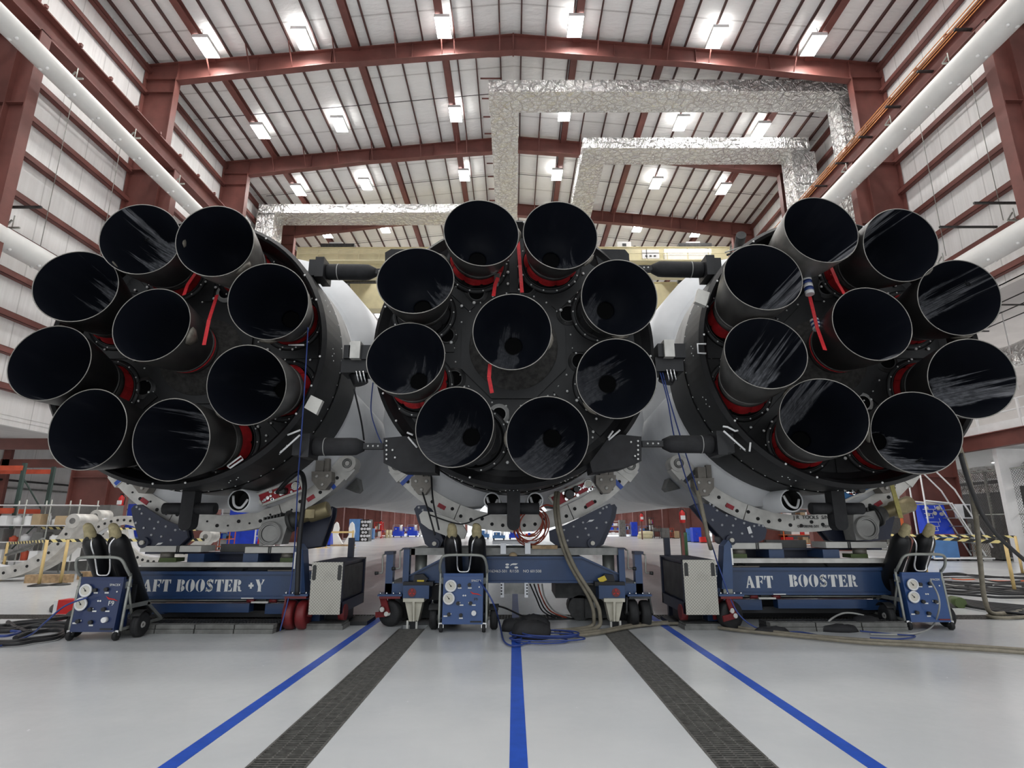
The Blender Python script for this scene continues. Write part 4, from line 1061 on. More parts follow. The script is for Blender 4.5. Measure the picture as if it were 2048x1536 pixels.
GLY = {
 'A': (.98, [[(.34, .98), (.56, 1), (.90, .07), (.97, 0), (.50, 0), (.56, .07)], [(0, 0), (.25, 0), (.20, .07), (.40, .74), (.33, .92), (.08, .07)], [(.27, .26), (.46, .26), (.44, .36), (.30, .36)]]),
 'F': (.84, [STEM, [(.47, 1), (.84, 1), (.82, .68), (.78, .68), (.68, .88), (.47, .92)], [(.47, .56), (.58, .56), (.66, .66), (.70, .66), (.70, .34), (.66, .34), (.58, .46), (.47, .46)]]),
 'T': (.92, [[(.27, .93), (.29, 1), (.66, 1), (.64, .93), (.64, .06), (.70, 0), (.23, 0), (.28, .06)], [(0, 1), (.23, 1), (.23, .92), (.12, .84), (.05, .66), (0, .66)], [(.92, 1), (.70, 1), (.70, .92), (.80, .84), (.87, .66), (.92, .66)]]),
 'B': (.86, [STEM, half(.46, .76, .36, .24, 90, -90, .56), half(.46, .26, .40, .26, 90, -90, .58)]),
 'O': (.96, [half(.45, .5, .45, .52, 90, 270, .34), half(.51, .5, .45, .52, 90, -90, .62)]),
 'S': (.84, [*stroke([(.72, .98), (.70, .70)], .07), *stroke([(.66, .86), (.44, .94), (.22, .86), (.16, .72), (.30, .60)], .2), *stroke([(.30, .62), (.58, .42), (.66, .28)], .26), *stroke([(.66, .3), (.62, .14), (.42, .06), (.20, .12), (.12, .2)], .17), *stroke([(.10, .34), (.08, .02)], .07)]),
 'E': (.84, [STEM, [(.47, 1), (.80, 1), (.80, .70), (.76, .70), (.66, .89), (.47, .92)], [(.47, .56), (.56, .56), (.62, .66), (.66, .66), (.66, .34), (.62, .34), (.56, .45), (.47, .45)], [(.47, 0), (.84, 0), (.84, .32), (.80, .32), (.68, .10), (.47, .08)]]),
 'R': (.92, [STEM, half(.46, .75, .36, .25, 90, -90, .56), [(.47, .46), (.72, .44), (.80, .12), (.92, .10), (.92, .02), (.78, 0), (.58, .04), (.52, .36), (.47, .38)]]),
 'Y': (.92, [[(0, 1), (.40, 1), (.36, .94), (.60, .50), (.62, .06), (.70, 0), (.24, 0), (.32, .06), (.32, .42), (.06, .94)], [(.64, 1), (.92, 1), (.86, .93), (.66, .54), (.60, .64), (.72, .92)]]),
 '+': (.56, [[(.18, .24), (.36, .24), (.36, .40), (.52, .40), (.52, .58), (.36, .58), (.36, .74), (.18, .74), (.18, .58), (.02, .58), (.02, .40), (.18, .40)]]),
}
def stencil(parent, word, xl, xr, zb, zt, Y, name):
    wd = sum((GLY[c][0] + .10) if c != ' ' else .55 for c in word); k = (xr - xl) / wd; h = zt - zb; x = xl
    for c in word:
        if c == ' ': x += .55 * k; continue
        m = MB()
        for poly in GLY[c][1]: m.prism([(x + a * k, zb + b * h) for a, b in poly], Y - .003, Y + .001)
        m.build('stencil_letter', 'bolt_white', parent); x += (GLY[c][0] + .10) * k

# ================================================================== TRANSPORTERS
def caster(parent, x, y, r, mt, frame_mt, front=True, rz=0., top=.5):
    m = MB()
    if front:
        for q in (-.075, .075): m.lathe([(r * .5, -.055), (r * .92, -.06), (r, -.03), (r, .03), (r * .92, .06), (r * .5, .055)], (x + q * 1.1, y, r), (1, 0, 0), 24, 0, True)
    else: m.lathe([(r * .5, -.05), (r * .94, -.06), (r, -.03), (r, .03), (r * .94, .06), (r * .5, .05)], (x, y, r), (sin(rz), -cos(rz), 0), 28, 0, True)
    w_ = m.build('caster_wheel', mt, parent)
    m = MB()
    if front:
        for q in (-.17, .17): m.bar((x + q, y, r), (x + q * .9, y + .02, 2 * r + .04), .12, .02, up=(1, 0, 0))
        m.cyl((x - .19, y, r), (x + .19, y, r), .03, n=10)
    else:
        for q in (-.085, .085):
            n_ = Vector((sin(rz), -cos(rz), 0)) * q; t_ = Vector((cos(rz), sin(rz), 0))
            m.bar(Vector((x, y, r)) + n_, Vector((x, y, 2 * r + .04)) + n_ - t_ * .08, .10, .02, up=n_); m.bar(Vector((x, y, r)) + n_, Vector((x, y, r * .85)) + n_ - t_ * r * 1.1, .07, .02, up=n_)
        m.cyl((x - .11 * sin(rz), y + .11 * cos(rz), r), (x + .11 * sin(rz), y - .11 * cos(rz), r), .03, n=10, m=1)
        n_ = Vector((sin(rz), -cos(rz), 0)) * .10; m.cyl(Vector((x - .05, y, r * 1.35)) + n_, Vector((x - .05, y, r * 1.35)) + n_ * 1.25, .032, n=10, m=1)
    m.box(x - .14, x + .14, y - .13, y + .13, 2 * r + .03, 2 * r + .06)
    fk = m.build('caster_fork', [frame_mt, 'plate_cream'], parent)
    m = MB(); m.box(x - .16, x + .16, y - .14, y + .14, 2 * r + .06, 2 * r + .085)
    for a in (-.13, -.045, .045, .13): m.dome((x + a, y - .11, 2 * r + .085), (0, 0, 1), .016, .03, 6, 1)
    m.build('caster_plate', ['blue_paint', 'chrome'], parent)
def booster_transporter(key, label):
    L_ = key == 'L'
    f = (lambda a: a) if L_ else (lambda a: 2054 - a)
    d = 0 if L_ else -8            # the right one sits a few pixels higher
    def pb(m, x0, y0, x1, y1, Y0, Y1, mi=0): m.pbox(min(f(x0), f(x1)), y0 + d, max(f(x0), f(x1)), y1 + d, Y0, Y1, mi)
    o = thing('booster_transporter', label, 'transporter', (pY(f(440), 1240, 8.4).x, 8.4, 0))
    m = MB(); pb(m, 262, 1147, 636, 1196, 8.3, 8.33); pb(m, 262, 1143, 636, 1149, 8.26, 8.5); pb(m, 262, 1193, 636, 1198, 8.26, 8.5); beam = m.build('main_beam', 'blue_paint', o)
    z0, z1 = pY(f(400), 1183 + d, 8.3).z, pY(f(400), 1159 + d, 8.3).z
    if L_:
        stencil(beam, 'AFT BOOSTER', pY(286, 1170, 8.3).x, pY(486, 1170, 8.3).x, z0, z1, 8.298, 'x'); stencil(beam, '+Y', pY(497, 1170, 8.3).x, pY(531, 1170, 8.3).x, z0, z1, 8.298, 'x')
    else:
        stencil(beam, 'AFT', pY(1491, 1165, 8.3).x, pY(1548, 1165, 8.3).x, z0 - .005, z1 - .005, 8.298, 'x'); stencil(beam, 'BOOSTER', pY(1578, 1165, 8.3).x, pY(1716, 1165, 8.3).x, z0 + .01, z1 + .01, 8.298, 'x')
    bolts(beam, [(f(622), 1160 + d), (f(622), 1172 + d)], 8.29, .024, 'chrome')
    m = MB(); m.pbox(min(f(482), f(507)), 1195.5 + d, max(f(482), f(507)), 1197.5 + d, 8.255, 8.26); m.build('beam_marking', 'bolt_white', beam)
    m = MB(); pb(m, 320, 1207, 498, 1225, 8.35, 8.5); pb(m, 530, 1207, 620, 1228, 8.35, 8.5); pb(m, 250, 1207, 330, 1228, 8.4, 8.5); pb(m, 620, 1200, 640, 1250, 8.1, 8.3); m.build('lower_beam', 'blue_paint', o)
    m = MB(); pb(m, 502, 1203, 536, 1206.5, 8.28, 8.45); m.build('bare_plate', 'plate_cream', o)
    m = MB(); pb(m, 255, 1225, 640, 1234, 8.5, 8.7); pb(m, 255, 1196, 640, 1250, 8.95, 9.0); m.build('underframe', 'black_paint', o)
    m = MB(); pb(m, 514, 1195, 532, 1208, 8.35, 8.5); m.build('rod_bracket', 'dark_steel', o)
    m = MB()
    a, b = pY(f(270), 1201 + d, 8.32), pY(f(500), 1200.5 + d, 8.32); m.tube([a, b], .012, 6); a, b = pY(f(545), 1200.5 + d, 8.32), pY(f(590), 1200 + d, 8.32); m.tube([a, b], .012, 6); m.build('tie_rod', 'galvanised', o)
    for q in (502, 547): m = MB(); p = pY(f(q), 1201 + d, 8.31); m.cyl(p + Vector((-.05, 0, 0)), p + Vector((.05, 0, 0)), .03, n=8); m.build('rod_clevis', 'red_wheel', o)
    m = MB(); pb(m, 282, 1125, 590, 1134, 8.25, 8.36); m.build('slide_rail', 'ring_metal', o)
    m = MB(); pb(m, 275, 1134, 600, 1145, 8.45, 8.8); m.build('deck_gap_shade', 'black_paint', o)  # solid black strip stands in for the shade under the slide rail
    m = MB(); pb(m, 535, 1140, 590, 1147, 8.35, 8.42); pb(m, 605, 1144, 625, 1148, 8.3, 8.4); m.build('shim_block', 'block_brown', o)
    for x0, x1 in ((375, 408), (486, 516)): m = MB(); pb(m, x0, 1107, x1, 1124, 8.4, 8.9); m.build('deck_box', 'blue_paint', o)
    m = MB(); pb(m, 290, 1104, 600, 1108, 8.7, 8.8); pb(m, 400, 1108, 600, 1124, 8.85, 8.9); m.build('deck_cross_beam', 'navy', o)
    for x0, x1 in ((440, 520), (536, 560)): m = MB(); pb(m, x0, 1088 if x0 < 500 else 1108, x1, 1122, 8.92, 9.0); m.build('grey_plate', 'grey_box', o)
    for x0, x1 in ((318, 352), (560, 592)): m = MB(); pb(m, x0, 1116, x1, 1124, 8.38, 8.6); p = pY(f((x0 + x1) / 2), 1110 + d, 8.5); m.cyl(p + Vector((0, 0, -.05)), p + Vector((0, 0, .04)), .09, n=14, m=1); m.build('leveling_jack', ['green_paint', 'block_brown'], o)
    for x0, x1, t in ((280, 402, 1092), (490, 590, 1094)):
        m = MB(); pb(m, x0, t, x1, t + 12, 8.35, 8.75); s_ = m.build('roller_shelf', 'plate_cream', o)
        m = MB(); xm = x0 + (72 if x0 < 300 else 46); pb(m, xm, t, xm + 2.5, t + 12, 8.34, 8.36); pb(m, xm + 4, t, xm + 6, t + 12, 8.34, 8.36); m.build('shelf_slot', 'gauge_black', s_)
    # front stabiliser post and caster
    m = MB(); m.pprism([(f(588), 1186 + d), (f(610), 1186 + d), (f(606), 1100 + d), (f(597), 1088 + d), (f(590), 1100 + d)], 7.85, 8.05); post = m.build('stabiliser_post', 'blue_paint', o)
    m = MB(); pb(m, 588, 1104, 591, 1138, 7.845, 7.85); m.build('scale_strip', 'bolt_white', post)
    xw = pY(f(592), 1230, 7.85).x
    m = MB(); m.box(xw - .06, xw + .06, 7.88, 8.0, .44, pY(f(598), 1186 + d, 7.9).z + .02); m.build('post_foot', 'galvanised', o)
    caster(o, xw, 7.9, .18, 'red_wheel' if L_ else 'rubber', 'red_wheel', L_, radians(25))
    # loose hydraulic hoses along the deck
    rnd = random.Random(11 if L_ else 12)
    for q in range(6):
        x0 = 300 + q * 48; P = [pY(f(x0 + 22 * i), 1140 + d - rnd.random() * 12, 8.4 + rnd.random() * .2) for i in range(5)]
        MB().tube(smooth_path(P, 4), .012 + .008 * rnd.random(), 6).build('hydraulic_hose', rnd.choice(('cable_black', 'cable_black', 'dark_steel')), o)
    return o
tl = booster_transporter('L', 'blue transporter stencilled AFT BOOSTER +Y, under the left booster')
tr = booster_transporter('R', 'blue transporter stencilled AFT BOOSTER, under the right booster')

# checker-plate step boxes
for sg, lab in ((-1, 'left'), (1, 'right')):
    x0, x1 = (-2.62, -2.22) if sg < 0 else (2.20, 2.62); zt = .84 if sg < 0 else .87; zb = .20
    o = thing('tool_box', 'checker-plate fronted steel box with two hand slots, at the %s booster transporter' % lab, 'box', ((x0 + x1) / 2, 8.3, zb))
    m = MB(); m.box(x0, x1, 7.75, 7.765, zb, zt); fp = m.build('checker_front', 'diamond', o)
    for q in (.09, .91):
        c = Vector((x0 + (x1 - x0) * q, 7.748, zt - .13)); m = MB(); m.rings([[c + Vector((.026 * cos(t), y, .026 * sin(t) + (.07 if sin(t) > 0 else -.07))) for t in [2 * pi * k / 16 + .01 for k in range(16)]] for y in (0., .004)], 0, False, True, False); m.build('hand_slot', 'gauge_black', fp)
    if sg > 0: m = MB(); m.box(x0, x1, 7.744, 7.752, zt - .24, zt - .20); m.build('front_seam', 'diamond', fp)
    m = MB(); m.box(x0, x1, 7.766, 8.95, zt - .02, zt); m.box(x0, x1, 8.9, 8.95, zb, zt); m.box(x0, x1, 7.766, 8.95, zb, zb + .14); m.box(x0 + .02 if sg < 0 else x0 + .04, x1 - .04 if sg < 0 else x1 - .02, 7.8, 8.9, zb + .1, zt - .02); m.box(x0, x1, 7.766, 7.83, zb, zt); m.build('box_shell', 'navy', o)
    xi = x1 - .012 if sg < 0 else x0 + .012
    MB().box(min(xi, xi - .03 * sg * -1), max(xi, xi - .03 * sg * -1), 7.86, 8.84, zb + .17, zt - .06).build('side_door', 'dark_steel', o)
    m = MB(); m.cyl((xi - .05 * -sg, 7.98, zb + .0), (xi + .03 * -sg, 7.98, zb + .0), .10, n=18); m.build('side_wheel', 'red_wheel', o)
    m = MB(); m.box(x0 - .1, x1 + .25, 8.2, 8.7, .0, .05); m.box(x0 + .05, x1 - .05, 8.3, 8.6, .05, zb); m.build('ground_pad', 'black_paint', o)
    m = MB(); m.box(x0 + .1, x0 + .18, 9.0, 9.08, .0, 1.12); m.build('rear_post', 'navy', o)

# ---- centre transporter
ct = thing('core_transporter', 'blue trapezoid-beam transporter under the core, with crank outriggers and cream jack feet', 'transporter', (0, 8.4, 0))
m = MB(); m.pprism([(814, 1152), (890, 1113), (1164, 1113), (1250, 1152), (1248, 1166), (814, 1166)], 8.25, 8.28); m.pprism([(814, 1152), (890, 1113), (1164, 1113), (1250, 1152), (1250, 1155), (1164, 1117), (890, 1117), (814, 1155)], 8.2, 8.6); m.pprism([(814, 1162), (1250, 1162), (1250, 1166), (814, 1166)], 8.2, 8.6)
beam = m.build('main_beam', 'blue_paint', ct)
for a, b in ((1014.5, 1129), (1014.3, 1134.5), (1032.5, 1135)):
    c = pY(a, b, 8.245); m = MB(); m.rings([[c + Vector((.026 * cos(t), y, .014 * sin(t))) for t in [2 * pi * k / 14 for k in range(14)]] for y in (0., .004)], 0, False, True, False); m.build('white_oval', 'bolt_white', beam)
m = MB(); m.pprism([(1020, 1132), (1022, 1128), (1027, 1126.5), (1036, 1127), (1032, 1130), (1024, 1130)], 8.243, 8.249); m.build('emblem', 'bolt_white', beam)
text('00163463-501  R/15B    NO 601508', .052, pY(1027, 1142.5, 8.246), 'bolt_white', 'part_number', beam)
m = MB(); m.pbox(822, 1096, 1236, 1110, 8.2, 9.2); m.pbox(815, 1097, 830, 1110, 8.2, 8.9); m.build('top_plate', 'grey_steel', ct)
for px in (840, 1219):
    p = pY(px, 1125, 8.4); m = MB(); m.cyl((p.x, 8.5, .35), (p.x, 8.5, pY(px, 1110, 8.4).z), .085, n=20); m.build('lift_cylinder', 'galvanised', ct)
m = MB(); m.pbox(1001, 1086, 1012, 1108, 8.1, 8.2); m.pbox(1050, 1086, 1061, 1108, 8.1, 8.2); m.pbox(985, 1082, 1075, 1088, 8.4, 8.9); m.build('guide_block', 'ring_bright', ct)
m = MB(); m.pbox(1064, 1091, 1115, 1098, 8.15, 8.4); m.build('timber_shim', 'wood', ct)
m = MB(); m.dome(pY(1026, 1112, 8.15), (0, 0, 1), .06, .05, 10); m.build('sand_bag', 'cardboard', ct)
m = MB(); m.pbox(1007, 1166, 1050, 1188, 8.2, 8.3); m.pbox(1001, 1166, 1008, 1195, 8.15, 8.2, 1); m.pbox(1049, 1166, 1056, 1195, 8.15, 8.2, 1); m.build('hanging_plate', ['grey_steel', 'ring_bright'], ct)
bolts(ct, [(a, 1170 + k * 6) for k in range(4) for a in (1003, 1054)], 8.14, .012, 'gauge_black', 'plate_bolt')
for sg in (-1, 1):
    g = (lambda a: a) if sg < 0 else (lambda a: 2056 - a)
    def pb(m, x0, y0, x1, y1, Y0, Y1, mi=0): m.pbox(min(g(x0), g(x1)), y0, max(g(x0), g(x1)), y1, Y0, Y1, mi)
    m = MB(); pb(m, 806, 1171, 858, 1198, 8.0, 8.35); kb = m.build('knee_box', 'blue_paint', ct)
    m = MB(); m.cyl(pY(g(824), 1185, 7.985), pY(g(824), 1185, 8.0), .055, n=18); em = m.build('round_emblem', 'red_wheel', kb)
    c = pY(g(824), 1185, 7.98); m = MB()
    for k in range(3): a = radians(90 + 120 * k); m.bar(c + Vector((.012 * cos(a), 0, .012 * sin(a))), c + Vector((.042 * cos(a), 0, .042 * sin(a))), .012, .006, up=(0, 1, 0))
    m.build('emblem_star', 'bright_red', em)
    m = MB(); pb(m, 806, 1164, 866, 1172, 8.05, 8.5); pb(m, 860, 1172, 880, 1200, 8.3, 8.6); m.build('black_joint', 'black_paint', ct)
    m = MB(); m.pprism([(g(829), 1150), (g(846), 1148), (g(856), 1158), (g(846), 1170), (g(825), 1168)], 8.1, 8.2); lb = m.build('pin_block', 'black_paint', ct)
    m = MB(); m.pprism([(g(834), 1160), (g(848), 1160), (g(848), 1166), (g(834), 1166)] if sg < 0 else [(1195, 1157), (1209, 1151), (1214, 1160), (1201, 1166)], 8.09, 8.1); m.build('warning_label', 'hazard_yellow', lb)
    m = MB(); pb(m, 806, 1197, 848, 1204, 7.95, 8.25); m.pprism([(g(810), 1204), (g(824), 1204), (g(824), 1243), (g(818), 1243)], 8.0, 8.2); m.pprism([(g(830), 1204), (g(845), 1204), (g(836), 1243), (g(830), 1243)], 8.0, 8.2); m.pprism([(g(824.5), 1204), (g(829.5), 1204), (g(829), 1243), (g(825), 1243)], 7.95, 8.2)
    m.build('jack_foot', 'cream_foot', ct)
    x = pY(g(827), 1240, 8.1).x
    m = MB(); m.box(x - .04, x + .04, 8.05, 8.15, -.1, .14); m.build('jack_pin', 'black_paint', ct)
    m = MB(); m.box(x - .075, x - .05, 8.0, 8.04, -.1, .09); m.box(x + .045, x + .07, 8.0, 8.04, -.1, .09); m.build('rail_guide', 'plate_cream', ct)
    # outrigger
    m = MB(); pb(m, 770, 1167, 808, 1190, 8.1, 8.3); pb(m, 771, 1107, 785, 1190, 8.1, 8.25); pb(m, 806, 1098, 818, 1168, 8.15, 8.3); og = m.build('outrigger', 'blue_paint', ct)
    m = MB(); pb(m, 769, 1103, 787, 1109, 8.08, 8.27); m.build('post_cap', 'navy', og); m = MB(); pb(m, 805, 1096, 819, 1099, 8.13, 8.32); m.build('post_cap', 'navy', og)
    for a, b, e in ((770, 1108, 757), (805, 1099, 791)):
        P = [pY(g(a), b, 8.15), pY(g(a - 4), b + 2, 8.1), pY(g(a - 5), b + 8, 8.1), pY(g(a - 5), b + 36, 8.1), pY(g(e), b + 38, 8.1)]
        m = MB(); m.tube(P[:4] + [pY(g(a - 6), b + 38, 8.1), P[4]], .011, 6); ck = m.build('crank_handle', 'galvanised', ct)
        m = MB(); m.cyl(P[4], pY(g(e - 7), b + 38.5, 8.1), .02, .025, 10); m.build('crank_grip', 'gauge_black', ck)
    xw = pY(g(779), 1220, 8.15).x
    m = MB(); m.box(xw - .045, xw + .045, 8.12, 8.2, .42, .56); m.build('caster_stem', 'galvanised', ct)
    if sg < 0: caster(ct, xw + .02, 8.15, .165, 'rubber', 'red_wheel', False, radians(-25))
    else: caster(ct, xw, 8.15, .165, 'rubber', 'dark_steel', True)
    m = MB(); m.box(sg * 1.30 - .3, sg * 1.30 + .3, 8.5, 9.6, .05, .3); m.cyl((sg * .95, 8.6, .17), (sg * .95, 9.0, .17), .17, n=18); m.cyl((sg * 1.6, 8.6, .17), (sg * 1.6, 9.0, .17), .17, n=18); m.box(sg * 1.2 - .6, sg * 1.2 + .6, 8.6, 9.5, .3, .5); m.build('bogie', 'dark_steel', ct)
    m = MB(); m.cyl(pY(g(862), 1212, 8.4), pY(g(880), 1190, 8.4), .05, n=10); m.cyl(pY(g(866), 1215, 8.35), pY(g(866), 1185, 8.35), .03, n=8, m=1); m.build('hydraulic_ram', ['black_paint', 'chrome'], ct)

# ---- raised grating steps in front of the booster transporters
def steps(x0, x1, y0, y1, n, label):
    o = thing('ramp_step', label, 'step', ((x0 + x1) / 2, (y0 + y1) / 2, 0)); w_ = (x1 - x0) / n
    for k in range(n):
        a, b = x0 + k * w_ + .008, x0 + (k + 1) * w_ - .008
        MB().box(a, b, y0, y0 + .12, 0, .052).build('concrete_block', 'concrete', o); MB().box(a, b, y0 + .01, y0 + .13, .056, .105).build('concrete_block', 'concrete', o)
        m = MB()
        for q in range(13): m.box(a + (b - a) * q / 12 - .006, a + (b - a) * q / 12 + .006, y0 + .14, y1, .05, .10)
        for q in range(4): yy = y0 + .14 + (y1 - y0 - .16) * q / 3; m.box(a, b, yy, yy + .012, .05, .10)
        m.build('grating_panel', 'dark_steel', o)
    MB().box(x0, x1, y0 + .13, y1, 0, .045).build('step_base', 'pit_dark', o)
steps(-4.95, -2.98, 7.58, 8.02, 4, 'raised grating step with concrete edge blocks before the left transporter')
steps(3.25, 5.0, 7.75, 8.1, 3, 'raised grating step with concrete edge blocks before the right transporter')
for sg in (-1, 1):
    m = MB(); m.box(sg * 2.5 - .3, sg * 2.5 + .3, 7.86, 8.3, 0, .05); m.box(sg * 2.5 - .28, sg * 2.5 + .28, 7.88, 8.2, .05, .07)
    tag(m.build('ramp_plate', 'concrete'), 'low concrete pad under the %s checker-plate box' % ('left' if sg < 0 else 'right'), 'pad')

# ================================================================== GAS CARTS
def gas_cart(loc, label, red_text, lab_l, lab_r):
    o = thing('gas_cart', label, 'cart', loc, 0, 'gas carts in front of the transporters')
    B = lambda m, n, mt, p=o: m.build(n, mt, p, True)
    W2 = .255
    # sloping front panel and cabinet
    m = MB(); m.add([(-W2, 0, .10), (W2, 0, .10), (W2, .05, .67), (-W2, .05, .67), (-W2, .22, .10), (W2, .22, .10), (W2, .22, .67), (-W2, .22, .67)],
                    [(0, 1, 2, 3), (5, 4, 7, 6), (1, 5, 6, 2), (4, 0, 3, 7), (3, 2, 6, 7), (4, 5, 1, 0)])
    m.box(-W2, W2, .045, .09, .67, .705)
    pan = B(m, 'front_panel', 'cart_navy' if red_text else 'cart_blue')
    fy = lambda z: .05 * (z - .10) / .57 - .002
    def disc(x, z, r, mt, nm, d=.02, par=pan, mt2=None):
        c = Vector((x, fy(z), z)); m = MB(); m.cyl(c + Vector((0, -d, 0)), c, r, n=24)
        if mt2: m.torus(c + Vector((0, -d, 0)), (0, 1, 0), r, .012, 28, 6, 1)
        return m.build(nm, [mt, mt2] if mt2 else mt, par, True)
    for z in (.555, .405):
        x = -.155 - (.02 if z < .5 else 0)
        g = disc(x, z, .064, 'dial_face', 'pressure_gauge', .03, pan, 'white_paint')
    for x, z in ((-.155, .555), (-.175, .405)):
        m = MB(); c = Vector((x, fy(z) - .033, z)); m.bar(c + Vector((.01, 0, -.01)), c + Vector((-.025, 0, .03)), .006, .003, up=(0, 1, 0)); m.cyl(c + Vector((0, -.004, 0)), c, .009, n=8); B(m, 'gauge_needle', 'gauge_black', pan)
    for x, z in ((-.05, .55), (.08, .56), (-.06, .34), (.10, .34), (-.17, .21), (-.02, .20)):
        disc(x, z + .008, .022, 'gauge_black', 'valve_knob', .035)
    for x, z in ((-.045, .528), (.085, .528), (-.055, .352), (-.015, .325), (.095, .352), (.14, .325), (-.165, .222), (-.215, .195), (-.018, .172)):
        m = MB(); m.box(x - .024, x + .024, fy(z) - .004, fy(z), z - .008, z + .008); B(m, 'white_label', 'bolt_white', pan)
    for x in (.005, .032): disc(x, .438, .010, 'bolt_white', 'indicator', .006)
    disc(.205, .54, .009, 'bolt_white', 'indicator', .006)
    if lab_l: r_ = disc(.145, .235, .030, 'white_paint', 'regulator', .05)
    m = MB(); m.box(.10, .24, -.012, -.001, .125, .14); B(m, 'handle_slot', 'red_wheel' if lab_r else 'gauge_black', pan)
    for t, x, z, s_, mt in (('SPACEX', .165, .615, .036, 'bolt_white'), ('F9', .165, .41 if red_text else .39, .075 if red_text else .05, 'bolt_white' if red_text else 'gauge_black')):
        if t == 'F9' and lab_r: continue
        q = text(t, s_, (0, 0, 0), mt, 'panel_text', pan); q.location = (x, fy(z) - .003, z)
    if not lab_r:
        m = MB(); m.prism([(.09, .49), (.12, .455), (.18, .45), (.24, .435), (.19, .462), (.14, .468)], fy(.46) - .005, fy(.46) - .001); B(m, 'red_streak', 'bright_red', pan)
    # tubular frame: side rails, arched push handle, back legs
    for sg in (-1, 1):
        x = sg * .30
        m = MB(); m.tube(smooth_path([(x, .06, .10), (x, .08, .45), (x, .10, .68), (x, .08, .74)], 4), .017, 8); m.tube([(x, .08, .60), (x, .27, .14)], .016, 8); m.bar((x, .06, .12), (x, .86, .12), .03, .03); m.bar((x, .07, .36), (x, .55, .36), .02, .05); m.bar((x, .50, .36), (x, .84, .13), .02, .04)
        B(m, 'side_frame', 'galvanised')
        m = MB(); m.bar((x * .85, .12, .60), (x, .10, .62), .05, .07); B(m, 'frame_clamp', 'galvanised')
    m = MB(); m.tube(smooth_path([(-.30, .08, .72), (-.30, .0, .80), (-.27, -.06, .90), (-.20, -.08, .935), (0, -.08, .94), (.20, -.08, .935), (.27, -.06, .90), (.30, .0, .80), (.30, .08, .72)], 5), .018, 8); B(m, 'push_handle', 'galvanised')
    m = MB(); m.box(-.29, .29, .24, .27, .30, .60); m.box(-.28, .28, .2, .88, .085, .115); B(m, 'back_plate', 'black_paint')
    m = MB(); m.tube(smooth_path([(-.12, -.07, 1.16), (-.10, -.10, 1.08), (-.08, -.03, .93), (-.08, .03, .80), (-.06, .04, .735), (0, .04, .725), (.06, .04, .735), (.08, .03, .80), (.10, -.03, .93), (.12, -.10, 1.08), (.15, -.07, 1.16)], 5), .011, 8); B(m, 'steel_tubing', 'chrome')
    for x in (-.27, .27):
        m = MB(); m.lathe([(.02, -.022), (.047, -.022), (.052, -.01), (.052, .01), (.047, .022), (.02, .022)], (x, .04, .052), (1, 0, 0), 18, 0, True); cw = B(m, 'caster', 'rubber')
        m = MB(); m.box(x - .032, x + .032, .02, .07, .09, .115); m.bar((x - .028, .04, .05), (x - .028, .05, .10), .03, .006, up=(1, 0, 0)); m.bar((x + .028, .04, .05), (x + .028, .05, .10), .03, .006, up=(1, 0, 0)); B(m, 'caster_fork', 'chrome', cw)
    for sg in (-1, 1):
        x = sg * .39
        m = MB(); m.lathe([(.065, -.035), (.12, -.048), (.14, -.03), (.14, .03), (.12, .048), (.065, .035)], (x, .27, .14), (1, 0, 0), 28, 0, True); m.torus((x - .015, .27, .14), (1, 0, 0), .138, .006, 28, 4); m.torus((x + .015, .27, .14), (1, 0, 0), .138, .006, 28, 4)
        wl = B(m, 'wheel', 'rubber')
        m = MB(); m.lathe([(.0, -.02), (.03, -.05), (.045, -.02), (.066, -.03)], (x, .27, .14), (1, 0, 0), 20); m.lathe([(.0, .02), (.03, .05), (.045, .02), (.066, .03)], (x, .27, .14), (1, 0, 0), 20); m.bar((x - sg * .1, .27, .14), (x, .27, .14), .03, .03); B(m, 'wheel_hub', 'ring_metal', wl)
        m = MB(); n = 8
        rs = [[Vector((x + a, .27 + .17 * cos(radians(40 + 100 * i / n)), .14 + .17 * sin(radians(40 + 100 * i / n)))) for a in (-.06, .06)] for i in range(n + 1)]
        m.add([p for r in rs for p in r], [(2 * i, 2 * i + 1, 2 * i + 3, 2 * i + 2) for i in range(n)]); B(m, 'mudguard', 'dark_steel')
    return o
CARTS = [((-4.92, 7.12, 0), 'left', True), ((-.645, 7.66, 0), 'middle', False), ((5.36, 7.84, 0), 'right', False)]
gas_cart(CARTS[0][0], 'dark blue gas cart marked F9 with white text, before the left booster transporter', True, True, False)
gas_cart(CARTS[1][0], 'blue gas cart with two dials, standing before the core transporter', False, True, False)
gas_cart(CARTS[2][0], 'blue gas cart with two dials, beside the right booster transporter', False, False, True)
bot = None
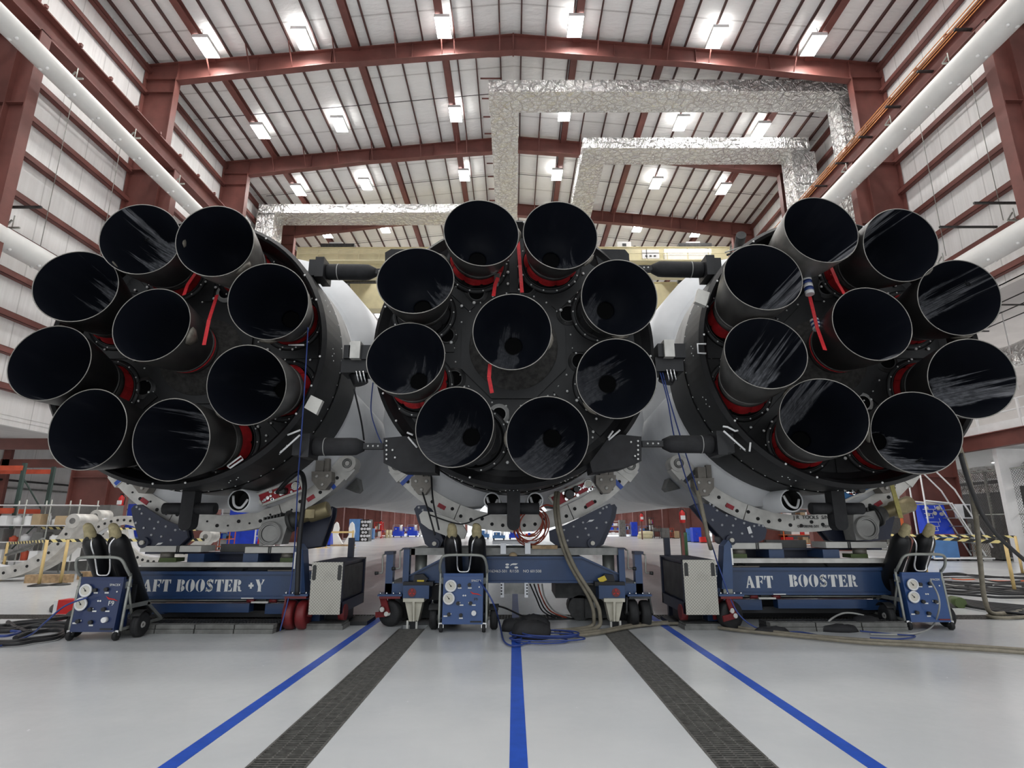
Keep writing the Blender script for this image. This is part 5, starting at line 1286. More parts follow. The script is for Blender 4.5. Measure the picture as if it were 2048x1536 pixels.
for (x, y, z), side, _ in CARTS:
    for q, s_ in ((-.22, 'left'), (.085, 'right')) if side == 'left' else ((-.155, 'left'), (.165, 'right')):
        lab = 'black gas cylinder with tan cap, %s of the pair on the %s cart' % (s_, side)
        if bot is None:
            bot = thing('gas_cylinder', lab, 'gas cylinder', (x + q, y + .80, .165), 0, 'black gas cylinders on the carts')
            bot.rotation_euler = (radians(37), 0, 0)
            m = MB(); m.lathe([(.02, 0), (.10, .004), (.118, .03), (.118, 1.12), (.112, 1.18), (.095, 1.23), (.065, 1.265), (.045, 1.275), (.04, 1.30), (.02, 1.302)], (0, 0, 0), (0, 0, 1), 28, 0, True); m.build('bottle', 'bottle_black', bot, True)
            m = MB(); rnd = random.Random(2)
            rs = []
            for zz, r in ((1.25, .058), (1.29, .066), (1.34, .062), (1.40, .055), (1.435, .045), (1.445, .01)): rs.append([Vector(((r + rnd.uniform(-.006, .006)) * cos(2 * pi * k / 14), (r + rnd.uniform(-.006, .006)) * sin(2 * pi * k / 14), zz + rnd.uniform(-.006, .006))) for k in range(14)])
            m.rings(rs, 0, False, True, True); m.build('cap_cover', 'tan_cloth', bot, True)
            m = MB(); m.cyl((0, -.07, 1.285), (0, -.045, 1.285), .022, n=10); m.build('valve_port', 'gauge_black', bot, True)
        else:
            b2 = dup(bot, (x + q, y + .80, .165), None, lab); b2.rotation_euler = bot.rotation_euler

# ================================================================== ANNEX STRIP LAMPS (left and mezzanine rows added as fill light)
sl = None
for x, z, lab in ((-26.0, 5.58, 'added as fill under the left annex'), (22.5, 4.14, 'on the right store'), (25.5, 9.69, 'added as fill under the right mezzanine')):
    for k in range(3 if x < 0 else 8):
        y = 13.5 + k * 6.1
        l2 = 'white strip lamp %s ceiling, %s from the front' % (lab, ('first', 'second', 'third', 'fourth', 'fifth', 'sixth', 'seventh', 'eighth')[k])
        if sl is None:
            sl = thing('strip_lamp', l2, 'lamp', (x, y, z), 0, 'strip lamps of the side annexes')
            MB().box(-.12, .12, -1.2, 1.2, 0, .1).build('housing', 'white_paint', sl, True)
            d = MB(); d.add([(-.1, -1.15, -.004), (.1, -1.15, -.004), (.1, 1.15, -.004), (-.1, 1.15, -.004)], [(0, 3, 2, 1)]); d.build('diffuser', 'lamp', sl, True)
        else: dup(sl, (x, y, z), None, l2)

# ================================================================== FLOOR ITEMS ROUND THE ROCKETS
def single(mb, name, mats, label, cat, group=None): return tag(mb.build(name, mats), label, cat, group)
def stanchion(px, py, ph, label, group=None):
    p = pZ(px, py); o = thing('barrier_post', label, 'post', p, 0, 'yellow barrier posts')
    h = pY(px, ph, p.y).z
    m = MB(); m.lathe([(.20, 0), (.20, .02), (.05, .05)], (0, 0, 0), (0, 0, 1), 24, 0, True); m.build('base', 'gauge_black', o, True)
    m = MB(); m.cyl((0, 0, .04), (0, 0, h), .033, n=14); m.build('pole', 'post_yellow', o, True)
    return Vector((p.x, p.y, h))
a = stanchion(77, 1172, 1080, 'yellow barrier post standing by the metal hoops, left of two')
b = stanchion(120, 1170, 1079, 'yellow barrier post standing by the metal hoops, right of two')
c = stanchion(3, 1150, 1085, 'yellow barrier post behind the big metal hoop at the left edge')
d = stanchion(2030, 1184, 1082, 'tall yellow barrier post on the right floor beside the hose bundle')
e = stanchion(1856, 1160, 1074, 'yellow barrier post hidden partly behind the right gas cylinders')
f_ = stanchion(1932, 1118, 1066, 'yellow barrier post before the chain-link store')
g_ = stanchion(2046, 1150, 1072, 'yellow barrier post at the right edge of the hall')
def tape(p, q, label, w_=.055):
    m = MB(); v = Vector((0, 0, w_)); n = Vector((0, .004, 0))
    m.add([p - v, q - v, q + v * .2, p + v * .2, p - v + n, q - v + n, q + v * .2 + n, p + v * .2 + n], [(0, 1, 2, 3), (7, 6, 5, 4), (3, 2, 6, 7), (0, 4, 5, 1)]); single(m, 'barrier_tape', 'hazard', label, 'barrier tape', 'black and yellow barrier tapes')
tape(c, a, 'black and yellow barrier tape crossing the metal hoops at the left'); tape(a, b, 'short black and yellow tape between the two left posts')
tape(b, Vector((-7.6, 14.5, a.z)), 'black and yellow tape running right behind the left gas cart')
tape(Vector((-13.3, 16.5, 1.25)), Vector((-9.4, 17.5, 1.2)), 'black and yellow barrier tape farther back at the left')
tape(e, d, 'black and yellow barrier tape across the right side'); tape(e + Vector((.4, 3, .03)), g_, 'second black and yellow tape behind the first at the right')

# stored ring hoops on timbers at the left
def hoop(cx, cz, Y, r0, r1, a0, a1, dep, label, lugs=True):
    o = thing('support_hoop', label, 'metal hoop', (cx, Y, 0), 0, 'spare metal hoops on the left floor')
    MB().arc(cx, cz, r0, r1, a0, a1, Y, Y + dep, 24).build('hoop_band', 'ring_metal', o)
    m = MB(); MB()
    m.arc(cx, cz, r0 - .004, r0 + .01, a0, a1, Y + .08, Y + dep - .02, 24); m.build('lit_inner_face', 'ring_bright', o)  # paler inside of the hoop, its bright light put into the colour
    m = MB()
    for t in range(int(a0) + 8, int(a1) - 4, 9):
        q = radians(t); p = Vector((cx + (r0 + r1) / 2 * cos(q), Y - .006, cz + (r0 + r1) / 2 * sin(q))); m.cyl(p, p + Vector((0, .01, 0)), .035, n=10)
    tag(m.build('drilled_holes', 'pit_dark', o), None, None, None, 'stuff')
    if lugs:
        for t in (a0, a1):
            q = radians(t); p = Vector((cx + (r0 + r1) / 2 * cos(q), Y - .05, cz + (r0 + r1) / 2 * sin(q))); m = MB(); m.cyl(p, p + Vector((0, dep + .1, 0)), .17, n=20); lg = m.build('end_lug', 'ring_metal', o); m = MB(); m.cyl(p + Vector((0, -.01, 0)), p + Vector((0, .01, 0)), .07, n=16); m.build('lug_bore', 'grey_steel', lg)
    return o
hoop(-12.35, 1.95, 14.2, 1.62, 1.90, 188, 342, .55, 'nearest pale metal hoop, curving up like a bowl on timbers at the left edge')
hoop(-10.45, .35, 15.6, .98, 1.2, 25, 150, .3, 'arched pale metal hoop behind the left gas cart')
hoop(-10.1, 2.2, 16.6, 1.75, 2.0, 200, 320, .4, 'farther pale metal hoop behind the two yellow posts')
hoop(-9.2, 1.35, 15.2, .85, 1.05, 190, 300, .3, 'small pale metal hoop half hidden behind the left gas cart', False)
m = MB(); p = pZ(42, 1172); m.cbox((p.x, 14.05, .09), (.95, .22, .18), rot=Matrix.Rotation(.1, 3, 'Z')); single(m, 'timber_block', 'wood', 'timber block under the nearest metal hoop, left of two', 'timber', 'timber blocks')
m = MB(); m.cbox((-10.45, 14.9, .09), (.7, .22, .18)); single(m, 'timber_block', 'wood', 'timber block under the farther metal hoop, right of two', 'timber', 'timber blocks')
m = MB()
for k in range(9): m.lathe([(.03, 0), (.03, .45)], (-12.0 + .05 * k, 14.0, .62 + .02 * k), (.9, .1, .25 + .03 * k), 8, 0, True)
single(m, 'rod_bundle', 'grey_steel', 'bundle of grey metal rods lying in the nearest hoop', 'rods')
# pallet rack and shelves at the far left
o = thing('pallet_rack', 'pallet rack with orange beams and dark green posts at the left edge', 'rack', (-15.6, 17.6, 0))
for x in (-16.6, -14.55):
    for y in (17.0, 18.1): MB().box(x - .05, x + .05, y - .04, y + .04, 0, 3.1).build('rack_post', 'rack_green', o)
    MB().bar((x, 17.0, .5), (x, 18.1, 1.6), .03, .03).build('rack_brace', 'rack_green', o); MB().bar((x, 18.1, 1.6), (x, 17.0, 2.7), .03, .03).build('rack_brace', 'rack_green', o)
for z in (1.72, 2.95):
    for y in (16.95, 18.15): MB().box(-16.6, -14.55, y - .03, y + .03, z - .07, z + .07).build('rack_beam', 'rack_orange', o)
o = thing('wire_shelf', 'white wire shelving unit packed with supplies, under the left annex', 'shelf', (-13.2, 16.6, 0))
for x in (-14.4, -13.6, -12.9, -12.1):
    for y in (16.2, 16.9): MB().tube([(x, y, 0), (x, y, 2.0)], .02, 6).build('shelf_post', 'galvanised', o)
for z in (.35, .85, 1.3, 1.85): MB().box(-14.45, -12.05, 16.18, 16.92, z - .012, z + .012).build('shelf_board', 'white_paint', o)
ORD = ['first', 'second', 'third', 'fourth', 'fifth', 'sixth', 'seventh', 'eighth', 'ninth', 'tenth', 'eleventh', 'twelfth', 'thirteenth', 'fourteenth']
rnd = random.Random(5)
for z in (.36, .86, 1.31):
    x = -14.3; kk = -1
    while x < -12.3:
        kk += 1
        w_ = .12 + rnd.random() * .25; h = .12 + rnd.random() * .22; mt = rnd.choice(('white_paint', 'stand_white', 'cardboard', 'white_paint', 'grey_box', 'rack_orange', 'stand_white'))
        m = MB()
        if rnd.random() < .4: m.lathe([(w_ * .35, 0), (w_ * .38, h * .7), (w_ * .15, h * .85), (w_ * .15, h)], (x + w_ / 2, 16.45, z + .003), (0, 0, 1), 10, 0, True); nm, cat = 'jug', 'jug'
        else: m.box(x, x + w_ * .92, 16.25, 16.6, z + .003, z + h); m.box(x + .01, x + w_ * .9, 16.26, 16.59, z + h, z + h + .01); nm, cat = 'supply_box', 'box'
        tag(m.build(nm, mt), '%s %s, %s from the left on the %s board of the wire shelving' % ({'white_paint': 'white', 'stand_white': 'bright white', 'cardboard': 'brown', 'grey_box': 'grey', 'rack_orange': 'orange'}[mt], cat, ORD[kk], {.36: 'lowest', .86: 'middle', 1.31: 'upper'}[z]), cat, 'supplies on the left wire shelving'); x += w_
m = MB(); m.box(-14.3, -12.2, 17.6, 18.2, 0, 1.9); single(m, 'steel_cabinet', 'grey_box', 'dark grey steel cabinet behind the left wire shelving', 'cabinet')
m = MB(); p = pY(190, 1000, 22); 

# generic floor items placed by where they stand: pixel extents (left, right, top, base), depth
def item(name, cat, label, x0, x1, yt, yb, mt, dep=.6, style='box', group=None, lift=0.):
    p = pZ((x0 + x1) / 2, yb); Y = min(p.y, 97.); a, b = pY(x0, yb, Y).x, pY(x1, yb, Y).x; h = pY((x0 + x1) / 2, yt, Y).z
    o = thing(name, label, cat, ((a + b) / 2, Y + dep / 2, 0), 0, group); w_ = b - a; hw = w_ / 2; hd = dep / 2
    B = lambda m, n, mm: m.build(n, mm, o, True)
    if style == 'box':
        m = MB(); m.box(-hw, hw, -hd, hd, .06, h); B(m, 'body', mt); m = MB(); m.box(-hw * .97, hw * .97, -hd * .95, hd * .95, 0, .06); B(m, 'plinth', 'gauge_black')
        m = MB(); m.box(-hw * .94, -hw * .03, -hd - .012, -hd, .1, h - .04); B(m, 'door', mt); m = MB(); m.box(hw * .03, hw * .94, -hd - .012, -hd, .1, h - .04); B(m, 'door', mt)
        m = MB(); m.box(-hw * .12, -hw * .06, -hd - .03, -hd - .012, h * .5, h * .62); B(m, 'handle', 'chrome')
    elif style == 'cart':
        for z in (.15, h * .55, h - .04):
            m = MB(); m.box(-hw, hw, -hd, hd, z, z + .035); B(m, 'tray', mt)
        for sx in (-1, 1):
            for sy in (-1, 1):
                m = MB(); m.box(sx * hw * .95 - .02, sx * hw * .95 + .02, sy * hd * .9 - .02, sy * hd * .9 + .02, .1, h); B(m, 'post', mt); m = MB(); m.cyl((sx * hw * .9 - .02, sy * hd * .85, .06), (sx * hw * .9 + .02, sy * hd * .85, .06), .06, n=12); B(m, 'wheel', 'rubber')
        rn = random.Random(int(x0)); x = -hw * .85
        while x < hw * .7:
            q = hw * (.2 + .35 * rn.random()); m = MB(); m.box(x, x + q * .9, -hd * .7, hd * .5, h * .55 + .036, h * (.70 + .2 * rn.random())); B(m, 'tool_case', rn.choice(('royal_blue', 'grey_box', 'white_paint', 'dark_steel', 'sky_blue'))); x += q
    elif style == 'rack':
        for sx in (-1, 1):
            for sy in (-1, 1): m = MB(); m.box(sx * hw - .03, sx * hw + .03, sy * hd - .03, sy * hd + .03, 0, h); B(m, 'rack_post', mt)
        n = max(2, int(h / .55))
        for k in range(n + 1):
            z = .12 + (h - .17) * k / n; m = MB(); m.box(-hw, hw, -hd, hd, z, z + .035); B(m, 'rack_shelf', mt)
        rn = random.Random(int(x0) + 3)
        for k in range(n):
            z = .157 + (h - .17) * k / n; x = -hw * .9
            while x < hw * .75:
                q = hw * (.18 + .3 * rn.random()); m = MB(); m.box(x, x + q * .92, -hd * .8, hd * .6, z, z + (h / n) * (.3 + .45 * rn.random())); B(m, 'stored_box', rn.choice(('white_paint', 'royal_blue', 'grey_box', 'cardboard', 'stand_white', 'bright_red'))); x += q
    elif style == 'drum':
        m = MB(); m.lathe([(hw * .9, 0), (hw, .03), (hw, h * .34), (hw * 1.04, h * .35), (hw, h * .36), (hw, h * .66), (hw * 1.04, h * .67), (hw, h * .68), (hw, h - .02), (hw * .9, h)], (0, 0, 0), (0, 0, 1), 20, 0, True); B(m, 'drum_body', mt)
        m = MB(); m.cyl((hw * .4, 0, h), (hw * .4, 0, h + .03), hw * .15, n=10); B(m, 'bung', 'chrome')
    elif style == 'machine':
        m = MB(); m.box(-hw, hw, -hd, hd, .14, h * .5); B(m, 'base_frame', mt); m = MB(); m.box(-hw * .8, hw * .2, -hd * .8, hd * .8, h * .5, h * .85); B(m, 'control_box', mt); m = MB(); m.cyl((hw * .55, -hd * .5, h * .5), (hw * .55, -hd * .5, h), hw * .22, n=14); B(m, 'tank', 'stand_white')
        m = MB(); m.tube([(-hw, -hd, h * .5), (-hw, -hd, h), (hw, -hd, h), (hw, -hd, h * .5)], .03, 6); B(m, 'frame_tube', 'chrome')
        for sx in (-1, 1): m = MB(); m.cyl((sx * hw * .8, -hd, .08), (sx * hw * .8, -hd + .06, .08), .08, n=12); B(m, 'wheel', 'rubber')
        m = MB(); m.cyl((-hw * .4, -hd * .85, h * .68), (-hw * .4, -hd * .8, h * .68), hw * .14, n=14); B(m, 'dial', 'dial_face')
    return o
IT = [
 ('bin', 'bin', 'blue plastic bin standing by the left red column', 243, 264, 1008, 1098, 'royal_blue', .5, 'box'),
 ('storage_cabinet', 'cabinet', 'tall bright blue storage cabinet seen under the left ring cradle', 452, 506, 1018, 1094, 'royal_blue', .8, 'box'),
 ('work_cart', 'cart', 'orange work cart left of the tall blue cabinet', 424, 456, 1062, 1100, 'orange_paint', .7, 'cart'),
 ('storage_rack', 'rack', 'white storage rack right of the tall blue cabinet', 508, 538, 1052, 1096, 'stand_white', .7, 'rack'),
 ('storage_rack', 'rack', 'white-railed storage rack in front of the red column, left of the bracket', 330, 366, 998, 1092, 'stand_white', .8, 'rack'),
 ('blue_crate', 'crate', 'small deep blue crate behind the left gear motor', 642, 660, 1064, 1092, 'royal_blue', .6, 'box'),
 ('storage_cabinet', 'cabinet', 'blue cabinet behind the two white curved stands', 696, 718, 1038, 1083, 'sky_blue', .8, 'box'),
 ('waste_bin', 'bin', 'pale blue bin right of the round-ended gas rack', 735, 746, 1057, 1079, 'sky_blue', .6, 'box'),
 ('drum', 'drum', 'cream drum in the far row, left of two', 769, 775, 1060, 1076, 'crane_yellow', .7, 'drum'),
 ('drum', 'drum', 'cream drum in the far row, right of two', 776, 782, 1060, 1076, 'crane_yellow', .7, 'drum'),
 ('pump_unit', 'machine', 'blue pump unit in the far row left of the core', 785, 804, 1050, 1075, 'royal_blue', 1., 'machine'),
 ('pump_unit', 'machine', 'blue pump unit in the far row nearest the core cradle', 814, 834, 1050, 1074, 'royal_blue', 1., 'machine'),
 ('pump_unit', 'machine', 'blue and white unit in the far middle under the core', 985, 1010, 1062, 1080, 'sky_blue', 1., 'machine'),
 ('storage_rack', 'rack', 'low white rack with blue boxes, far right of the core cradle', 1206, 1250, 1042, 1072, 'stand_white', .9, 'rack'),
 ('tool_cart', 'cart', 'pale blue tool cart in the far row, right of the white rack', 1252, 1262, 1048, 1073, 'sky_blue', .8, 'cart'),
 ('locker', 'locker', 'deep blue locker in the far right row', 1264, 1276, 1044, 1073, 'royal_blue', .8, 'box'),
 ('tool_cart', 'cart', 'blue tool cart behind the cream sacks', 1280, 1301, 1052, 1073, 'sky_blue', .8, 'cart'),
 ('storage_cabinet', 'cabinet', 'dark grey cabinet in the far right row', 1325, 1340, 1056, 1077, 'grey_box', .8, 'box'),
 ('tool_cart', 'cart', 'dark tool cart left of the dark grey cabinet', 1308, 1323, 1052, 1077, 'dark_steel', .8, 'cart'),
 ('carton', 'carton', 'small brown carton right of the dark grey cabinet', 1349, 1359, 1062, 1077, 'cardboard', .6, 'box'),
 ('blue_bin', 'bin', 'bright blue bin before the red column near the right transporter', 1370, 1386, 1057, 1084, 'sky_blue', .7, 'box'),
 ('blue_bin', 'bin', 'deep blue bin before the red column near the right transporter', 1387, 1404, 1055, 1085, 'royal_blue', .7, 'box'),
 ('red_crate', 'crate', 'small red crate beside the deep blue bin', 1402, 1414, 1074, 1086, 'bright_red', .4, 'box'),
 ('storage_rack', 'rack', 'large orange storage rack seen through the right ring cradle', 1570, 1660, 1000, 1092, 'orange_paint', 1., 'rack'),
 ('orange_cabinet', 'cabinet', 'orange cabinet behind the right gas cylinders', 1836, 1868, 1036, 1112, 'orange_paint', .8, 'box'),
 ('waste_bin', 'bin', 'grey-blue bin standing before the chain-link store', 2006, 2024, 1084, 1122, 'grey_steel', .5, 'box'),
]
IT += [
 ('pump_unit', 'machine', 'white and blue unit in the far left row beside the pump units', 838, 852, 1050, 1073, 'stand_white', 1., 'machine'),
 ('tool_cart', 'cart', 'blue tool cart in the far left row between the pump units', 805, 813, 1054, 1074, 'royal_blue', .8, 'cart'),
 ('storage_rack', 'rack', 'red and white far rack just right of the pale blue bin', 748, 762, 1044, 1077, 'bright_red', .8, 'rack'),
 ('tool_cart', 'cart', 'small orange cart in the far left row by the cream drums', 763, 768, 1058, 1076, 'orange_paint', .6, 'cart'),
 ('pump_unit', 'machine', 'pale blue pump unit far under the core, left of centre', 955, 978, 1058, 1078, 'sky_blue', 1., 'machine'),
 ('pump_unit', 'machine', 'deep blue pump unit far under the core, right of centre', 1018, 1040, 1058, 1079, 'royal_blue', 1., 'machine'),
 ('storage_rack', 'rack', 'white far rack under the core ring, right of centre', 1050, 1075, 1052, 1076, 'stand_white', 1., 'rack'),
 ('storage_cabinet', 'cabinet', 'grey far cabinet right of the low white rack', 1240, 1252, 1040, 1073, 'grey_steel', .8, 'box'),
 ('tool_cart', 'cart', 'brown far cart behind the dark grey cabinet', 1341, 1349, 1056, 1077, 'rack_orange', .8, 'cart'),
 ('storage_rack', 'rack', 'dark tall far rack with white boxes, right row', 1302, 1309, 1035, 1075, 'dark_steel', .8, 'rack'),
 ('storage_rack', 'rack', 'white railed rack seen between the left ring and the blue cabinet', 384, 424, 1000, 1094, 'stand_white', .8, 'rack'),
 ('storage_cabinet', 'cabinet', 'dark blue cabinet low behind the left hoops', 175, 240, 1075, 1128, 'blue_paint', 1., 'box'),
]
for (nm, cat, lab, x0, x1, yt, yb, mt, dep, st) in IT: item(nm, cat, lab, x0, x1, yt, yb, mt, dep, st)
# cream sacks
m = MB(); p = pZ(1290, 1077)
for k, z in enumerate((.18, .46)): m.lathe([(.05, -.75), (.2, -.7), (.26, -.4), (.26, .4), (.2, .7), (.05, .75)], (p.x + .1 * k, p.y, z), (1, 0, .02), 14, 0, True)
single(m, 'cream_sacks', 'crane_yellow', 'two stacked cream sacks lying in the far right row', 'sack')
# white curved stands
for x0, yb, mir, lab in ((676, 1092, 1, 'left'), (696, 1092, -1, 'right')):
    p = pZ(x0, yb); o = thing('curved_stand', 'white curved metal stand on a wooden base, %s of the far pair' % lab, 'stand', p, 0, 'white curved stands')
    m = MB(); P_ = [(-.28, .1), (-.38, .9), (-.30, 1.35), (-.18, 1.5), (-.08, 1.4), (.0, 1.1), (-.05, .7), (.30, .12), (.2, .05)]
    P_ = [(a * mir, b) for a, b in P_]; m.prism(P_ if mir < 0 else P_[::-1], -.12, .12); m.build('curved_plate', 'stand_white', o, True)
    m = MB(); m.box(-.4, .4, -.3, .3, 0, .1); m.build('timber_base', 'wood', o, True)
m = MB(); y_ = pZ(680, 1096).y
for px in (645, 660, 711): p = pZ(px, 1095); m.box(p.x - .04, p.x + .04, y_ - .04, y_ + .04, 0, 1.0); m.box(p.x - .2, p.x + .2, y_ - .2, y_ + .2, 0, .03)
m.box(pZ(645, 1095).x, pZ(713, 1095).x, y_ - .03, y_ + .03, .85, .95); single(m, 'barrier_rail', 'post_yellow', 'low cream barrier rail in front of the white curved stands', 'barrier')
# rack of gas bottles lying with round ends to the front
p = pZ(727, 1083); o = thing('cylinder_rack', 'dark rack of horizontal gas bottles with pale round ends, left far row', 'rack', p)
MB().box(-.36, .36, .05, 1.2, 0, 1.75).build('rack_frame', 'gauge_black', o, True)
for r in range(6):
    for k in range(2 + r % 2):
        x = -.2 + .24 * k + (.0 if r % 2 else .1) ; m = MB(); m.cyl((x, -.02, .16 + r * .28), (x, .6, .16 + r * .28), .105, n=14); m.build('gas_bottle', 'ring_bright', o, True)
# pole with a green foot, red hydrants on columns
p = pZ(1370, 1113); o = thing('hose_post', 'red pole with a dark green lower half, right of the core', 'post', p)
MB().cyl((0, 0, 0), (0, 0, 1.0), .15, n=14).build('green_sleeve', 'forest_green', o, True); MB().cyl((0, 0, 1.0), (0, 0, 2.6), .11, n=14).build('red_pipe', 'red_steel', o, True)
for px, py, lab in ((243, 1000, 'on the left red column'), (762, 1048, 'in the far left row'), (1364, 1030, 'above the green-footed pole'), (1283, 1033, 'in the far right row')):
    Y = {243: 23.0, 762: 60, 1364: 24.2, 1283: 55}[px]; k = min(1.5, Y / 23)
    p = pY(px, py, Y); o = thing('fire_extinguisher', 'red fire extinguisher hanging %s' % lab, 'extinguisher', p, 0, 'fire extinguishers')
    m = MB(); m.lathe([(.10 * k, -.30 * k), (.11 * k, -.27 * k), (.11 * k, .08 * k), (.05 * k, .16 * k), (.03 * k, .2 * k)], (0, 0, 0), (0, 0, 1), 14, 0, True); m.build('cylinder', 'bright_red', o, True)
    m = MB(); m.box(-.07 * k, .07 * k, -.03, .03, .2 * k, .25 * k); m.tube([(.04 * k, 0, .2 * k), (.16 * k, -.02, .1 * k), (.14 * k, -.02, -.2 * k)], .02 * k, 6); m.build('valve_hose', 'gauge_black', o, True)
    m = MB(); m.box(-.09 * k, .09 * k, -.118 * k, -.10 * k, -.18 * k, -.02 * k); m.build('white_label', 'white_paint', o, True)
    if px != 243: MB().box(-.05, .05, .12, .22, -p.z, .3).build('mounting_post', 'red_steel', o, True)

# right side: console, stair, screens, store
p = pZ(1896, 1122); o = thing('control_console', 'blue control console with a sloped gauge board, by the right red column', 'console', p)
m = MB(); m.box(-.48, .48, 0, .7, .08, .95); m.build('cabinet', 'sky_blue', o, True); MB().box(-.5, .5, -.02, .72, .93, .97).build('orange_edge', 'orange_paint', o, True)
m = MB(); m.add([(-.48, .05, .97), (.48, .05, .97), (.48, .4, 2.15), (-.48, .4, 2.15), (-.48, .6, .97), (.48, .6, .97), (.48, .6, 2.15), (-.48, .6, 2.15)], [(0, 1, 2, 3), (5, 4, 7, 6), (1, 5, 6, 2), (4, 0, 3, 7), (3, 2, 6, 7)]); bd = m.build('gauge_board', 'royal_blue', o, True)
for x, z in ((-.25, 1.95), (.2, 1.95), (.25, 1.72), (-.28, 1.7), (0, 1.75)):
    y = .05 + .35 * (z - .97) / 1.18; m = MB(); m.cyl((x, y - .05, z), (x, y, z), .07, n=16); m.build('gauge', 'dial_face', bd, True)
for k in range(6):
    z = 1.1 + k * .16; y = .05 + .35 * (z - .97) / 1.18 - .012; m = MB(); m.tube([(-.4, y, z), (-.1 + .1 * (k % 3), y, z), (-.1 + .1 * (k % 3), y + .045, z + .14)], .012, 5); m.build('pipe_line', 'white_paint', bd, True)
for sx in (-1, 1): m = MB(); m.cyl((sx * .4, .05, .05), (sx * .4 + .04, .05, .05), .05, n=12); m.build('wheel', 'rubber', o, True)
o = thing('rolling_stair', 'white tubular rolling stair beside the blue control console', 'stair', (16.4, 22.2, 0))
for y in (21.8, 22.5):
    m = MB(); m.tube([(15.4, y, .1), (15.4, y, 3.2), (16.0, y, 3.3), (16.6, y, 2.6), (17.6, y, .5)], .03, 6); m.tube([(15.4, y, 2.2), (16.4, y, 2.1), (17.3, y, .2)], .03, 6); m.tube([(15.4, y, .12), (17.6, y, .12)], .03, 6); m.build('side_rail', 'white_paint', o)
for k in range(6): MB().box(16.3 + k * .18, 16.5 + k * .18, 21.8, 22.5, 1.85 - k * .3, 1.88 - k * .3).build('tread', 'galvanised', o)
MB().box(15.4, 16.3, 21.8, 22.5, 2.05, 2.1).build('platform', 'galvanised', o)
p = pZ(1930, 1120); o = thing('monitor_stand', 'grey screen on a slim stand right of the blue console', 'monitor', (p.x, 22.6, 0))
m = MB(); m.box(-.3, .3, 0, .1, 1.55, 2.1); m.build('screen_case', 'ring_bright', o, True); MB().box(.0, .26, -.01, 0, 1.6, 2.05).build('screen', 'gauge_black', o, True); m = MB(); m.box(-.03, .03, .02, .08, .05, 1.56); m.box(-.25, .25, -.2, .3, 0, .05); m.build('stand', 'dark_steel', o, True)
o = thing('mesh_fence', 'grey chain-link fence closing the store under the right mezzanine', 'fence', (18.6, 30, 0))
for k in range(8): MB().box(18.55, 18.62, 20.5 + k * 2.2, 20.57 + k * 2.2, 0, 3.4).build('fence_post', 'galvanised', o)
for z in (3.36, 1.7, .1): MB().tube([(18.58, 20.5, z), (18.58, 36, z)], .03, 6).build('fence_rail', 'galvanised', o)
m = MB(); m.add([(18.58, 20.5, .1), (18.58, 36, .1), (18.58, 36, 3.36), (18.58, 20.5, 3.36)], [(0, 1, 2, 3)]); tag(m.build('chain_link', 'chain_link', o), None, None, None, 'stuff')
for z, r, lab in ((3.35, .30, 'upper foil-wrapped round duct over the right store'), (2.75, .17, 'lower thin foil-wrapped pipe over the right store')):
    m = MB(); m.lathe([(r * (1 + .05 * sin(k * 2.1)), k * .4) for k in range(30)], (19.3, 20, z), (0, 1, 0), 20, 0, True); tag(m.build('foil_pipe', 'foil'), lab, 'duct', 'foil pipes at the right')
for x, z, r, lab in ((20.5, 8.1, .42, 'large foil-wrapped round duct under the right soffit'), (19.6, 7.55, .26, 'smaller foil-wrapped round duct under the right soffit')):
    m = MB(); m.lathe([(r * (1 + .06 * sin(k * 1.7)), k * .45) for k in range(26)], (x, 14.5, z), (0, 1, 0), 20, 0, True); tag(m.build('foil_pipe', 'foil'), lab, 'duct', 'foil pipes at the right')
rnd = random.Random(9)
for k in range(14):
    y = 20.8 + rnd.random() * 8; x = 19.2 + rnd.random() * 3; h = .5 + rnd.random() * 1.5; w_ = .3 + .4 * rnd.random(); mt = rnd.choice(('dark_steel', 'grey_box', 'grey_steel', 'gauge_black', 'plate_cream', 'cardboard'))
    o = thing('storage_crate', '%s crate %s behind the chain-link fence' % ({'dark_steel': 'dark steel', 'grey_box': 'dark grey', 'grey_steel': 'metal grey', 'gauge_black': 'black', 'plate_cream': 'cream', 'cardboard': 'brown'}[mt], 'stored low' if h < 1 else 'stored upright'), 'crate', (x, y, 0), 0, 'crates in the right store')
    MB().box(-w_, w_, -w_, w_, 0, h).build('crate_body', mt, o, True); MB().box(-w_ * 1.03, w_ * 1.03, -w_ * 1.03, w_ * 1.03, h * .88, h).build('crate_lid', mt, o, True)
o = thing('cantilever_rack', 'black cantilever rack with many short arms at the right edge', 'rack', (14.0, 15.2, 0))
m = MB(); m.box(13.2, 13.28, 15.0, 15.1, 0, 2.3); m.build('upright', 'gauge_black', o)
for k in range(6):
    z = .6 + k * .32; MB().bar((13.25, 15.05, z), (14.9, 15.05, z + .02), .04, .05).build('arm', 'gauge_black', o)
    for q in range(6): MB().box(13.4 + q * .25, 13.43 + q * .25, 15.03, 15.07, z, z + .12).build('arm_peg', 'gauge_black', o)

